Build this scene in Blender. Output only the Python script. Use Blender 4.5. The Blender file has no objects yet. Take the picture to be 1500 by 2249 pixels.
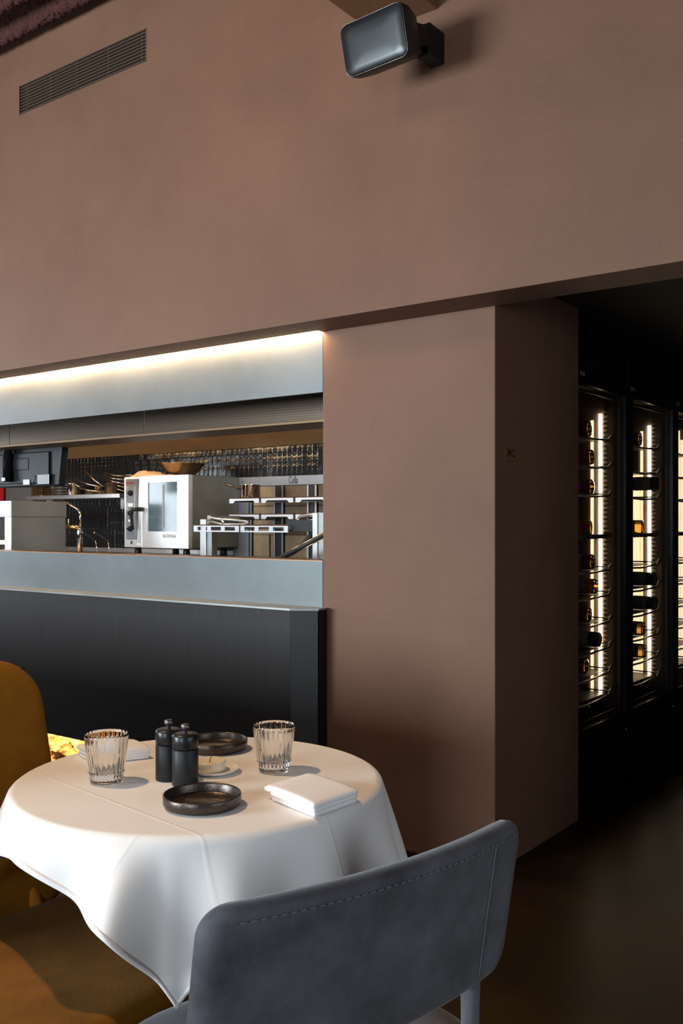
import bpy, bmesh, math, random
import numpy as np
from mathutils import Vector, Matrix, noise

random.seed(7)
scene = bpy.context.scene
COL = scene.collection
PI = math.pi

# ------------------------------------------------------------------ camera
cam_data = bpy.data.cameras.new('camera')
cam = bpy.data.objects.new('camera', cam_data)
COL.objects.link(cam)
cam.location = (0.0, 0.0, 1.32)
cam.rotation_euler = (PI / 2, 0.0, math.radians(36.778))
cam_data.sensor_fit = 'VERTICAL'
cam_data.sensor_height = 36.0
cam_data.sensor_width = 24.0
cam_data.lens = 36.0 * 2090.0 / 2249.0
cam_data.shift_y = 21.0 / 2249.0
cam_data.clip_start = 0.02
scene.camera = cam

# ------------------------------------------------------------------ world, exposure
world = bpy.data.worlds.new('world')
scene.world = world
world.use_nodes = True
world.node_tree.nodes['Background'].inputs[0].default_value = (0.6, 0.75, 1.0, 1)
world.node_tree.nodes['Background'].inputs[1].default_value = 0.0
vs = scene.view_settings
vs.view_transform = 'Standard'
vs.look = 'None'
vs.gamma = 1.0
vs.use_curve_mapping = False
vs.exposure = 0.0
scene.cycles.use_denoising = True
scene.cycles.max_bounces = 9
scene.cycles.transmission_bounces = 9
scene.cycles.transparent_max_bounces = 16
scene.cycles.sample_clamp_indirect = 6.0


# ------------------------------------------------------------------ large lights
def area_light(name, loc, rot, sx, sy, power, color):
    d = bpy.data.lights.new(name, 'AREA')
    d.shape = 'RECTANGLE'
    d.size, d.size_y = sx, sy
    d.energy = power
    d.color = color
    o = bpy.data.objects.new(name, d)
    COL.objects.link(o)
    o.location = loc
    o.rotation_euler = rot
    return o


def spot_light(name, loc, target, power, color, angle, blend=0.6, radius=0.04):
    d = bpy.data.lights.new(name, 'SPOT')
    d.energy = power
    d.color = color
    d.spot_size = math.radians(angle)
    d.spot_blend = blend
    d.shadow_soft_size = radius
    o = bpy.data.objects.new(name, d)
    COL.objects.link(o)
    o.location = loc
    o.rotation_euler = (Vector(target) - Vector(loc)).to_track_quat('-Z', 'Y').to_euler()
    return o


DAY = (0.80, 0.91, 1.0)
WARM = (1.0, 0.66, 0.36)
# daylight in the window openings: a wide window behind the photographer and a narrow one in the left wall
area_light('daylight_window_back', (-5.5, -3.93, 1.75), (PI / 2, 0, 0), 3.6, 1.5, 720, DAY)
area_light('daylight_window_right', (2.53, 1.35, 1.75), (0, PI / 2, 0), 1.5, 2.3, 34, DAY)
area_light('daylight_window_back_right', (-0.2, -3.93, 1.75), (PI / 2, 0, 0), 1.7, 1.5, 120, DAY)
area_light('daylight_window_left', (-7.93, 2.15, 1.9), (0, -PI / 2, 0), 2.0, 1.3, 80, DAY)
# neutral work light under the kitchen ceiling, right of the pass
area_light('kitchen_work_light', (-2.95, 4.05, 2.1), (0, math.radians(58), 0), 0.25, 0.5, 14, (0.92, 1.0, 0.98))
# warm ceiling spots of the dining room
spot_light('ceiling_spot_table', (-2.55, 0.72, 3.55), (-1.5, 1.45, 0.76), 200, WARM, 22.5, 0.3, 0.06)
spot_light('ceiling_spot_wall', (-2.45, 0.6, 3.68), (-2.2, 3.0, 2.35), 70, WARM, 92, 1.0, 0.28)


# ------------------------------------------------------------------ materials
def new_mat(name):
    m = bpy.data.materials.new(name)
    m.use_nodes = True
    nt = m.node_tree
    b = nt.nodes['Principled BSDF']
    return m, nt, b


def setin(b, key, val):
    if key in b.inputs:
        b.inputs[key].default_value = val


def plain(name, col, rough=0.5, metal=0.0, spec=0.5, var=0.0, scale=6.0, bump=0.0, bscale=80.0,
          stretch=(1, 1, 1), sheen=0.0, var2=None, rvar=0.0, coat=0.0):
    m, nt, b = new_mat(name)
    setin(b, 'Base Color', (*col, 1))
    setin(b, 'Roughness', rough)
    setin(b, 'Metallic', metal)
    setin(b, 'Specular IOR Level', spec)
    setin(b, 'Sheen Weight', sheen)
    setin(b, 'Sheen Roughness', 0.4)
    setin(b, 'Coat Weight', coat)
    tc = nt.nodes.new('ShaderNodeTexCoord')
    mp = nt.nodes.new('ShaderNodeMapping')
    mp.inputs['Scale'].default_value = stretch
    nt.links.new(tc.outputs['Object'], mp.inputs['Vector'])
    if var > 0 or rvar > 0:
        n = nt.nodes.new('ShaderNodeTexNoise')
        n.inputs['Scale'].default_value = scale
        n.inputs['Detail'].default_value = 7
        n.inputs['Roughness'].default_value = 0.62
        nt.links.new(mp.outputs[0], n.inputs['Vector'])
        r = nt.nodes.new('ShaderNodeValToRGB')
        r.color_ramp.elements[0].position = 0.28
        r.color_ramp.elements[1].position = 0.74
        lo = [c * (1 - var) for c in col]
        hi = [min(1, c * (1 + var)) for c in (var2 or col)]
        r.color_ramp.elements[0].color = (*lo, 1)
        r.color_ramp.elements[1].color = (*hi, 1)
        nt.links.new(n.outputs['Fac'], r.inputs['Fac'])
        nt.links.new(r.outputs['Color'], b.inputs['Base Color'])
        if rvar > 0:
            mr = nt.nodes.new('ShaderNodeMapRange')
            mr.inputs['To Min'].default_value = max(0.02, rough - rvar)
            mr.inputs['To Max'].default_value = min(1, rough + rvar)
            nt.links.new(n.outputs['Fac'], mr.inputs['Value'])
            nt.links.new(mr.outputs[0], b.inputs['Roughness'])
    if bump > 0:
        n2 = nt.nodes.new('ShaderNodeTexNoise')
        n2.inputs['Scale'].default_value = bscale
        n2.inputs['Detail'].default_value = 5
        nt.links.new(mp.outputs[0], n2.inputs['Vector'])
        bp = nt.nodes.new('ShaderNodeBump')
        bp.inputs['Strength'].default_value = bump
        bp.inputs['Distance'].default_value = 0.01
        nt.links.new(n2.outputs['Fac'], bp.inputs['Height'])
        nt.links.new(bp.outputs[0], b.inputs['Normal'])
    return m


def emitter(name, col, strength):
    m, nt, b = new_mat(name)
    setin(b, 'Base Color', (*col, 1))
    setin(b, 'Emission Color', (*col, 1))
    setin(b, 'Emission Strength', strength)
    return m


def glass_solid(name, col=(1, 1, 1), ior=1.48, rough=0.0):
    m, nt, b = new_mat(name)
    setin(b, 'Base Color', (*col, 1))
    setin(b, 'Roughness', rough)
    setin(b, 'IOR', ior)
    setin(b, 'Transmission Weight', 1.0)
    return m


def glass_pane(name, tint=(0.9, 0.9, 0.9)):
    m = bpy.data.materials.new(name)
    m.use_nodes = True
    nt = m.node_tree
    nt.nodes.clear()
    out = nt.nodes.new('ShaderNodeOutputMaterial')
    mix = nt.nodes.new('ShaderNodeMixShader')
    tr = nt.nodes.new('ShaderNodeBsdfTransparent')
    gl = nt.nodes.new('ShaderNodeBsdfGlossy')
    lw = nt.nodes.new('ShaderNodeLayerWeight')
    lw.inputs['Blend'].default_value = 0.5
    pw = nt.nodes.new('ShaderNodeMath'); pw.operation = 'POWER'; pw.inputs[1].default_value = 5.0
    ma = nt.nodes.new('ShaderNodeMath'); ma.operation = 'MULTIPLY_ADD'; ma.inputs[1].default_value = 0.95; ma.inputs[2].default_value = 0.04
    tr.inputs['Color'].default_value = (*tint, 1)
    gl.inputs['Roughness'].default_value = 0.02
    nt.links.new(lw.outputs['Facing'], pw.inputs[0])
    nt.links.new(pw.outputs[0], ma.inputs[0])
    nt.links.new(ma.outputs[0], mix.inputs[0])
    nt.links.new(tr.outputs[0], mix.inputs[1])
    nt.links.new(gl.outputs[0], mix.inputs[2])
    nt.links.new(mix.outputs[0], out.inputs['Surface'])
    return m


def perforated(name, col, pitch, radius):
    """sheet metal punched with a square grid of small round holes (x and z of the object)"""
    m, nt, b = new_mat(name)
    tc = nt.nodes.new('ShaderNodeTexCoord')
    sp = nt.nodes.new('ShaderNodeSeparateXYZ')
    nt.links.new(tc.outputs['Object'], sp.inputs[0])

    def cell(sock):
        a = nt.nodes.new('ShaderNodeMath'); a.operation = 'MULTIPLY'; a.inputs[1].default_value = 1 / pitch
        f = nt.nodes.new('ShaderNodeMath'); f.operation = 'FLOORED_MODULO'; f.inputs[1].default_value = 1.0
        s = nt.nodes.new('ShaderNodeMath'); s.operation = 'SUBTRACT'; s.inputs[1].default_value = 0.5
        q = nt.nodes.new('ShaderNodeMath'); q.operation = 'MULTIPLY'
        nt.links.new(sock, a.inputs[0]); nt.links.new(a.outputs[0], f.inputs[0]); nt.links.new(f.outputs[0], s.inputs[0])
        nt.links.new(s.outputs[0], q.inputs[0]); nt.links.new(s.outputs[0], q.inputs[1])
        return q.outputs[0]
    ad = nt.nodes.new('ShaderNodeMath'); ad.operation = 'ADD'
    nt.links.new(cell(sp.outputs['X']), ad.inputs[0]); nt.links.new(cell(sp.outputs['Z']), ad.inputs[1])
    lt = nt.nodes.new('ShaderNodeMath'); lt.operation = 'LESS_THAN'; lt.inputs[1].default_value = (radius / pitch) ** 2
    nt.links.new(ad.outputs[0], lt.inputs[0])
    mx = nt.nodes.new('ShaderNodeMix'); mx.data_type = 'RGBA'
    mx.inputs[6].default_value = (*col, 1); mx.inputs[7].default_value = (0.003, 0.003, 0.003, 1)
    nt.links.new(lt.outputs[0], mx.inputs[0])
    nt.links.new(mx.outputs[2], b.inputs['Base Color'])
    inv = nt.nodes.new('ShaderNodeMath'); inv.operation = 'SUBTRACT'; inv.inputs[0].default_value = 0.85
    nt.links.new(lt.outputs[0], inv.inputs[1])
    nt.links.new(inv.outputs[0], b.inputs['Metallic'])
    setin(b, 'Roughness', 0.4)
    return m


M = {}
M['plaster'] = plain('wall_plaster', (0.156, 0.073, 0.041), 0.62, var=0.13, scale=1.5, bump=0.10, bscale=55, spec=0.35,
                     var2=(0.163, 0.079, 0.046))
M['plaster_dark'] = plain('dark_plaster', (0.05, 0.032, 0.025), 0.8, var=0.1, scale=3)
M['room_wall'] = plain('room_plaster', (0.22, 0.14, 0.11), 0.8)
M['ceiling_fuzz'] = plain('sprayed_acoustic_ceiling', (0.085, 0.034, 0.028), 1.0, var=0.45, scale=70, bump=1.0, bscale=140, spec=0.1)
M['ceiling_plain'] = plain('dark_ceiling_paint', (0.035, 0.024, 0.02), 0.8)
M['beam'] = plain('beam_wood', (0.19, 0.085, 0.035), 0.6, var=0.15, scale=5, stretch=(8, 1, 8))
M['floor'] = plain('dark_brown_polished_concrete', (0.021, 0.0105, 0.0035), 0.36, var=0.4, scale=1.8, rvar=0.1, spec=0.12,
                   bump=0.03, bscale=30)
M['steel_blue'] = plain('weathered_steel_sheet', (0.125, 0.140, 0.143), 0.47, metal=0.6, var=0.16, scale=2.6, rvar=0.09)
M['steel'] = plain('brushed_stainless', (0.56, 0.56, 0.55), 0.32, metal=1.0, var=0.06, scale=7, rvar=0.05)
M['steel_dull'] = plain('dull_stainless', (0.30, 0.31, 0.30), 0.45, metal=0.85, var=0.12, scale=5, rvar=0.06)
M['steel_light'] = plain('light_stainless', (0.50, 0.51, 0.52), 0.36, metal=0.8)
M['steel_hood_sheen'] = plain('hood_stainless_lamp_sheen', (0.62, 0.42, 0.22), 0.45, metal=0.5, var=0.1, scale=3, rvar=0.1)  # golden lamp sheen put into the base colour
M['chrome'] = plain('chrome', (0.75, 0.75, 0.75), 0.1, metal=1.0)
M['sill_warm_sheen'] = plain('sill_metal_warm_reflection', (0.30, 0.17, 0.10), 0.4, metal=0.6)  # brown base colour carries the sill's warm reflection
M['brass'] = plain('brass', (0.80, 0.52, 0.22), 0.25, metal=1.0)
M['perf'] = perforated('perforated_hood_sheet', (0.105, 0.072, 0.045), 0.0126, 0.0040)
M['hood_lip'] = plain('brown_steel_lip', (0.20, 0.13, 0.075), 0.5, metal=0.8, var=0.1, scale=3)
M['wood_black'] = plain('black_stained_veneer', (0.013, 0.010, 0.009), 0.5, var=0.35, scale=5, stretch=(14, 14, 0.5), spec=0.3,
                        bump=0.05, bscale=25)
M['edge_black'] = plain('black_end_panel', (0.020, 0.021, 0.022), 0.5, var=0.15, scale=4)
M['black'] = plain('matt_black_metal', (0.007, 0.007, 0.008), 0.48, spec=0.3)
M['black_gloss'] = plain('gloss_black', (0.006, 0.006, 0.007), 0.18)
M['black_plastic'] = plain('black_plastic', (0.006, 0.007, 0.009), 0.42, spec=0.22)
M['vent_slat'] = plain('vent_metal_brown', (0.115, 0.072, 0.05), 0.5, metal=0.3)
M['vent_shade'] = plain('painted_vent_shade', (0.004, 0.004, 0.004), 0.9)
M['cork'] = plain('cork_bark', (0.48, 0.25, 0.09), 0.9, var=0.55, scale=26, bump=0.8, bscale=45)
M['led_warm'] = emitter('led_strip_warm', (1.0, 0.70, 0.40), 220)
M['led_kick'] = emitter('led_kick_warm', (1.0, 0.66, 0.30), 200)
M['led_fridge'] = emitter('led_fridge', (1.0, 0.80, 0.52), 24)
M['fridge_glow'] = emitter('fridge_painted_glow', (1.0, 0.74, 0.42), 2.6)  # glow for the strip's reflection and the bright interior, no real lamp
M['linen'] = plain('white_linen', (0.83, 0.81, 0.79), 0.75, bump=0.05, bscale=900, spec=0.25, sheen=0.1)
def linen_folds(m, ox, oy, rot, step):
    nt = m.node_tree
    b = nt.nodes['Principled BSDF']
    tc = nt.nodes.new('ShaderNodeTexCoord')
    mp = nt.nodes.new('ShaderNodeMapping')
    mp.vector_type = 'TEXTURE'
    mp.inputs['Location'].default_value = (ox, oy, 0)
    mp.inputs['Rotation'].default_value = (0, 0, rot)
    nt.links.new(tc.outputs['Object'], mp.inputs['Vector'])
    sp = nt.nodes.new('ShaderNodeSeparateXYZ')
    nt.links.new(mp.outputs[0], sp.inputs[0])
    hs = []
    for ax in ('X', 'Y'):
        pp = nt.nodes.new('ShaderNodeMath'); pp.operation = 'PINGPONG'; pp.inputs[1].default_value = step / 2
        mr = nt.nodes.new('ShaderNodeMapRange'); mr.interpolation_type = 'SMOOTHSTEP'
        mr.inputs['From Min'].default_value = 0.0; mr.inputs['From Max'].default_value = 0.006
        mr.inputs['To Min'].default_value = 1.0; mr.inputs['To Max'].default_value = 0.0
        nt.links.new(sp.outputs[ax], pp.inputs[0]); nt.links.new(pp.outputs[0], mr.inputs['Value'])
        hs.append(mr.outputs[0])
    mx = nt.nodes.new('ShaderNodeMath'); mx.operation = 'MAXIMUM'
    nt.links.new(hs[0], mx.inputs[0]); nt.links.new(hs[1], mx.inputs[1])
    n = nt.nodes.new('ShaderNodeTexNoise'); n.inputs['Scale'].default_value = 9; n.inputs['Detail'].default_value = 3
    nt.links.new(tc.outputs['Object'], n.inputs['Vector'])
    ad = nt.nodes.new('ShaderNodeMath'); ad.operation = 'MULTIPLY_ADD'; ad.inputs[1].default_value = 2.2
    nt.links.new(n.outputs['Fac'], ad.inputs[0]); nt.links.new(mx.outputs[0], ad.inputs[2])
    bp = nt.nodes.new('ShaderNodeBump'); bp.inputs['Strength'].default_value = 0.4; bp.inputs['Distance'].default_value = 0.0010
    nt.links.new(ad.outputs[0], bp.inputs['Height']); nt.links.new(bp.outputs[0], b.inputs['Normal'])


linen_folds(M['linen'], -1.5, 1.487, math.radians(-8), 0.235)
M['napkin'] = plain('white_napkin_linen', (0.86, 0.85, 0.85), 0.8, bump=0.05, bscale=700, spec=0.2)
M['velvet_grey'] = plain('blue_grey_velvet', (0.072, 0.071, 0.084), 0.8, var=0.62, scale=7, sheen=0.25, bump=0.06, bscale=120)
M['seam_grey'] = plain('grey_thread', (0.15, 0.16, 0.18), 0.8)
M['velvet_must'] = plain('mustard_velvet', (0.20, 0.082, 0.006), 0.85, spec=0.12, var=0.32, scale=7, sheen=0.04, bump=0.06, bscale=120)
M['wood_leg'] = plain('stained_oak', (0.17, 0.075, 0.03), 0.45, var=0.25, scale=9, stretch=(9, 9, 1))
M['mill'] = plain('matt_black_mill', (0.010, 0.012, 0.014), 0.5, spec=0.35, var=0.1, scale=90)
M['mill_top'] = plain('satin_black_mill_head', (0.009, 0.010, 0.011), 0.33, spec=0.4)
M['mill_knob'] = plain('grey_steel_knob', (0.22, 0.22, 0.23), 0.3, metal=0.9)
M['glaze'] = plain('bronze_black_glaze', (0.070, 0.056, 0.047), 0.30, metal=0.7, var=0.3, scale=160, bump=0.08, bscale=260, rvar=0.1)
M['porcelain'] = plain('white_porcelain', (0.82, 0.78, 0.72), 0.25, coat=0.3)
M['wax'] = plain('candle_wax', (0.83, 0.72, 0.55), 0.45)
M['wick'] = plain('burnt_wick', (0.01, 0.009, 0.008), 0.9)
M['glass'] = glass_solid('clear_tumbler_glass')
M['pane'] = glass_pane('cooler_door_glass', (0.80, 0.80, 0.80))
M['pane_oven'] = plain('oven_door_glass', (0.05, 0.085, 0.105), 0.12, spec=0.9, var=0.3, scale=6)
M['tile'] = plain('black_glazed_tile', (0.008, 0.009, 0.010), 0.16, spec=0.5, bump=0.4, bscale=22, coat=0.0)
M['grout'] = plain('grey_grout', (0.075, 0.07, 0.066), 0.9)
M['steel_front_lit'] = plain('stainless_lit_front', (0.82, 0.83, 0.83), 0.34, metal=0.75)  # bright copy for fronts, window reflection put into the colour
M['oven_side_shaded'] = plain('stainless_shaded_side', (0.23, 0.245, 0.235), 0.42, metal=0.7, var=0.15, scale=4)  # darker copy of the same stainless for the shaded side
M['oven_panel'] = plain('grey_control_panel', (0.13, 0.145, 0.16), 0.5)
M['ink_red'] = plain('red_lettering', (0.55, 0.05, 0.04), 0.6)
M['ink_grey'] = plain('grey_lettering', (0.22, 0.22, 0.22), 0.6)
M['ink_pale'] = plain('pale_lettering', (0.62, 0.65, 0.66), 0.6)
M['ink_dark'] = plain('dark_lettering', (0.01, 0.01, 0.012), 0.6)
M['sticker'] = plain('pale_sticker', (0.55, 0.56, 0.56), 0.6)
M['sticker_dim'] = plain('grey_rating_label', (0.25, 0.25, 0.25), 0.6)
M['red_paint'] = plain('red_paint', (0.55, 0.012, 0.02), 0.4)
M['towel'] = plain('cream_towel', (0.72, 0.55, 0.36), 0.9, var=0.12, scale=30)
M['grill_back'] = plain('grey_blue_sheet', (0.19, 0.21, 0.24), 0.42, metal=0.7, var=0.15, scale=4)
M['firebrick'] = plain('fire_brick', (0.19, 0.14, 0.085), 0.9, var=0.25, scale=14, bump=0.3, bscale=60)
M['firebrick_dark'] = plain('dark_fire_brick', (0.085, 0.058, 0.036), 0.9, var=0.35, scale=10, bump=0.3, bscale=60)  # darker brick copy for the upper bricks right of the first column
M['iron'] = plain('blackened_iron', (0.02, 0.021, 0.023), 0.4, metal=0.6)
M['rust'] = plain('grill_bar_rust', (0.12, 0.055, 0.03), 0.6, metal=0.5, var=0.4, scale=30)
M['pan_copper'] = plain('warm_steel_pan', (0.52, 0.42, 0.32), 0.22, metal=1.0, var=0.15, scale=20)
M['pan_dark'] = plain('dark_pan', (0.09, 0.07, 0.05), 0.35, metal=0.8)
M['foil'] = plain('crinkled_foil_tray', (0.62, 0.48, 0.32), 0.25, metal=1.0, bump=0.6, bscale=60)
M['bottle_dark'] = plain('dark_green_bottle', (0.012, 0.014, 0.008), 0.08, spec=0.7)
M['bottle_amber'] = glass_solid('amber_bottle', (0.95, 0.50, 0.08), 1.35, 0.04)
M['bottle_brown'] = glass_solid('brown_bottle', (0.55, 0.30, 0.10), 1.35, 0.04)
M['label_white'] = plain('white_bottle_label', (0.55, 0.52, 0.47), 0.7, var=0.12, scale=60)
M['label_yellow'] = plain('yellow_bottle_label', (0.60, 0.38, 0.06), 0.7)
M['label_cream'] = plain('cream_bottle_label', (0.62, 0.50, 0.30), 0.7)
M['cooler_lining'] = plain('cooler_brown_lining', (0.11, 0.075, 0.05), 0.5, var=0.08, scale=4)
M['rack'] = plain('cooler_rack_black', (0.014, 0.011, 0.009), 0.4)
M['speaker_face'] = plain('speaker_grille', (0.014, 0.018, 0.019), 0.30, metal=0.3)
M['speaker_body'] = plain('speaker_housing', (0.010, 0.009, 0.009), 0.5)
M['chrome_trim'] = plain('speaker_rim', (0.30, 0.29, 0.27), 0.25, metal=1.0)


# ------------------------------------------------------------------ mesh helpers
class MB:
    def __init__(self):
        self.v, self.f = [], []

    def add(self, verts, faces, mat=None):
        o = len(self.v)
        if mat is not None:
            verts = [mat @ Vector(p) for p in verts]
        self.v += [tuple(p) for p in verts]
        self.f += [tuple(i + o for i in f) for f in faces]
        return self

    def box(self, x0, x1, y0, y1, z0, z1, mat=None):
        vs_ = [(x0, y0, z0), (x1, y0, z0), (x1, y1, z0), (x0, y1, z0), (x0, y0, z1), (x1, y0, z1), (x1, y1, z1), (x0, y1, z1)]
        fs = [(0, 3, 2, 1), (4, 5, 6, 7), (0, 1, 5, 4), (1, 2, 6, 5), (2, 3, 7, 6), (3, 0, 4, 7)]
        return self.add(vs_, fs, mat)

    def prism(self, poly, z0, z1, mat=None):
        """polygon in xy (counter-clockwise) extruded in z"""
        n = len(poly)
        vs_ = [(p[0], p[1], z0) for p in poly] + [(p[0], p[1], z1) for p in poly]
        fs = [tuple(reversed(range(n))), tuple(range(n, 2 * n))]
        fs += [(i, (i + 1) % n, n + (i + 1) % n, n + i) for i in range(n)]
        return self.add(vs_, fs, mat)

    def lathe(self, prof, seg=32, mat=None, rmod=None, closed=False):
        """prof: list of (r, z) from bottom to top; r = 0 ends are closed to a point"""
        vs_, fs, rings = [], [], []
        for k, (r, z) in enumerate(prof):
            if r <= 1e-6:
                rings.append([len(vs_)])
                vs_.append((0, 0, z))
            else:
                ring = []
                for i in range(seg):
                    a = 2 * PI * i / seg
                    rr = rmod(k, r, a) if rmod else r
                    ring.append(len(vs_))
                    vs_.append((rr * math.cos(a), rr * math.sin(a), z))
                rings.append(ring)
        pairs = list(zip(rings[:-1], rings[1:]))
        if closed:
            pairs.append((rings[-1], rings[0]))
        for a, b in pairs:
            if len(a) == 1 and len(b) == 1:
                continue
            for i in range(seg):
                j = (i + 1) % seg
                if len(a) == 1:
                    fs.append((a[0], b[j], b[i]))
                elif len(b) == 1:
                    fs.append((a[i], a[j], b[0]))
                else:
                    fs.append((a[i], a[j], b[j], b[i]))
        return self.add(vs_, fs, mat)

    def tube(self, pts, rad, seg=8, mat=None, caps=True):
        pts = [Vector(p) for p in pts]
        rads = rad if isinstance(rad, (list, tuple)) else [rad] * len(pts)
        vs_, fs = [], []
        prev = None
        for k, p in enumerate(pts):
            if k == 0:
                t = pts[1] - p
            elif k == len(pts) - 1:
                t = p - pts[k - 1]
            else:
                t = (pts[k + 1] - p).normalized() + (p - pts[k - 1]).normalized()
            t.normalize()
            if prev is None:
                u = t.orthogonal().normalized()
            else:
                u = (prev - t * prev.dot(t)).normalized()
            prev = u
            w = t.cross(u)
            for i in range(seg):
                a = 2 * PI * i / seg
                vs_.append(p + (u * math.cos(a) + w * math.sin(a)) * rads[k])
        n = len(pts)
        for k in range(n - 1):
            for i in range(seg):
                j = (i + 1) % seg
                fs.append((k * seg + i, k * seg + j, (k + 1) * seg + j, (k + 1) * seg + i))
        if caps:
            fs.append(tuple(reversed(range(seg))))
            fs.append(tuple((n - 1) * seg + i for i in range(seg)))
        return self.add(vs_, fs, mat)

    def pillow(self, a, b, T, rc, n=20, m=12, power=6.0, fn=None, flat=0.0):
        """padded panel: half sizes a, b, thickness T, corner radius rc; fn maps (x, y, offset) to space"""
        def place(s, t):
            k = max(abs(s), abs(t))
            if k < 1e-9:
                return 0.0, 0.0, 0.0
            x, y = a * s / k, b * t / k
            cx, cy = a - rc, b - rc
            ax, ay = abs(x), abs(y)
            if ax > cx and ay > cy:
                qx, qy = ax - cx, ay - cy
                L = math.hypot(qx, qy)
                ax, ay = cx + qx * rc / L, cy + qy * rc / L
                x, y = math.copysign(ax, x), math.copysign(ay, y)
            return x * k, y * k, k
        vs_, fs = [], []

        def spread(i, n_):   # denser towards the rim
            u = -1 + 2 * i / n_
            return math.copysign(1 - (1 - abs(u)) ** 1.7, u)
        idx = {}
        for side in (1, -1):
            for j in range(m + 1):
                for i in range(n + 1):
                    rim = i in (0, n) or j in (0, m)
                    if rim and side == -1:
                        idx[(side, i, j)] = idx[(1, i, j)]
                        continue
                    x, y, k = place(spread(i, n), spread(j, m))
                    d = T / 2 * (max(0.0, 1 - k ** power)) ** 0.5 if not rim else 0.0
                    idx[(side, i, j)] = len(vs_)
                    vs_.append(fn(x, y, side * d) if fn else (x, y, side * d))
        for side in (1, -1):
            for j in range(m):
                for i in range(n):
                    q = (idx[(side, i, j)], idx[(side, i + 1, j)], idx[(side, i + 1, j + 1)], idx[(side, i, j + 1)])
                    fs.append(q if side == 1 else tuple(reversed(q)))
        return self.add(vs_, fs)

    def build(self, name, mat, parent=None, smooth=False, bevel=0.0, seg=2, origin=None):
        me = bpy.data.meshes.new(name)
        me.from_pydata(self.v, [], self.f)
        me.materials.append(M[mat] if isinstance(mat, str) else mat)
        if smooth:
            for p in me.polygons:
                p.use_smooth = True
        me.update()
        o = bpy.data.objects.new(name, me)
        COL.objects.link(o)
        if bevel > 0:
            md = o.modifiers.new('bevel', 'BEVEL')
            md.width = bevel
            md.segments = seg
            md.limit_method = 'ANGLE'
        attach(o, parent)
        return o


def attach(o, parent):
    if parent is not None:
        o.parent = parent
        o.matrix_parent_inverse = ROOT_INV.get(parent.name, Matrix.Identity(4))


ROOT_INV = {}


def tag(o, label, cat=None, group=None, kind=None):
    o['label'] = label
    if cat:
        o['category'] = cat
    if group:
        o['group'] = group
    if kind:
        o['kind'] = kind
    return o


def thing(name, loc, label, cat, group=None):
    e = bpy.data.objects.new(name, None)
    e.empty_display_size = 0.05
    COL.objects.link(e)
    e.location = loc
    ROOT_INV[e.name] = Matrix.Translation(loc).inverted()
    return tag(e, label, cat, group)


def struct(o, label):
    o['kind'] = 'structure'
    o['label'] = label
    return o


def smooth_by_angle(o, ang=40):
    me = o.data
    for p in me.polygons:
        p.use_smooth = True
    bm = bmesh.new()
    bm.from_mesh(me)
    for e in bm.edges:
        if len(e.link_faces) == 2 and e.calc_face_angle(0) > math.radians(ang):
            e.smooth = False
    bm.to_mesh(me)
    bm.free()
    return o


def text_mesh(name, s, size, mat, mw, parent=None, extrude=0.0006, align='LEFT', xs=1.0):
    cu = bpy.data.curves.new(name, 'FONT')
    cu.body = s
    cu.size = size
    cu.extrude = extrude
    cu.align_x = align
    cu.resolution_u = 3
    to = bpy.data.objects.new(name + '_tmp', cu)
    COL.objects.link(to)
    dg = bpy.context.evaluated_depsgraph_get()
    me = bpy.data.meshes.new_from_object(to.evaluated_get(dg))
    bpy.data.objects.remove(to)
    me.transform(mw @ Matrix.Diagonal((xs, 1, 1, 1)))
    me.materials.clear()
    me.materials.append(M[mat])
    o = bpy.data.objects.new(name, me)
    COL.objects.link(o)
    attach(o, parent)
    return o


def face_neg_y(x, y, z):     # text frame: reads along +x, up +z, faces -y
    return Matrix.Translation((x, y, z)) @ Matrix.Rotation(PI / 2, 4, 'X')


def face_pos_x(x, y, z):     # reads along +y, up +z, faces +x
    return Matrix.Translation((x, y, z)) @ Matrix.Rotation(PI / 2, 4, 'Z') @ Matrix.Rotation(PI / 2, 4, 'X')


P0, P1, ZS = 3.003, 3.207, 2.13      # upper wall plane, pillar plane, soffit height
PXL, PXR, PYB = -2.497, -1.677, 3.993  # pillar left, right, rear

# ------------------------------------------------------------------ the setting
struct(MB().box(-8, 2.6, -4.2, 8.0, -0.1, 0.0).build('floor', 'floor'), 'dark brown polished concrete floor')

# main wall above the kitchen opening, with the hole for the air vent
VX0, VX1, VZ0, VZ1 = -4.368, -3.378, 3.461, 3.616
mb = MB()
mb.box(-8, VX0, P0, 3.172, ZS, 4.1)
mb.box(VX0, VX1, P0, 3.172, ZS, VZ0)
mb.box(VX0, VX1, P0, 3.172, VZ1, 4.1)
mb.box(VX1, PXL, P0, 3.172, ZS, 4.1)
mb.box(PXL, 2.6, P0, P1, ZS, 4.1)
mb.box(-8, PXL, 3.172, 3.24, 2.17, 4.1)
struct(mb.build('wall_front', 'plaster'), 'reddish brown plaster wall above the kitchen opening')
struct(MB().box(PXL, PXR, P1, PYB, 0, ZS + 0.2).build('wall_pillar', 'plaster', bevel=0.004), 'reddish brown plaster pillar right of the kitchen opening')
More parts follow.
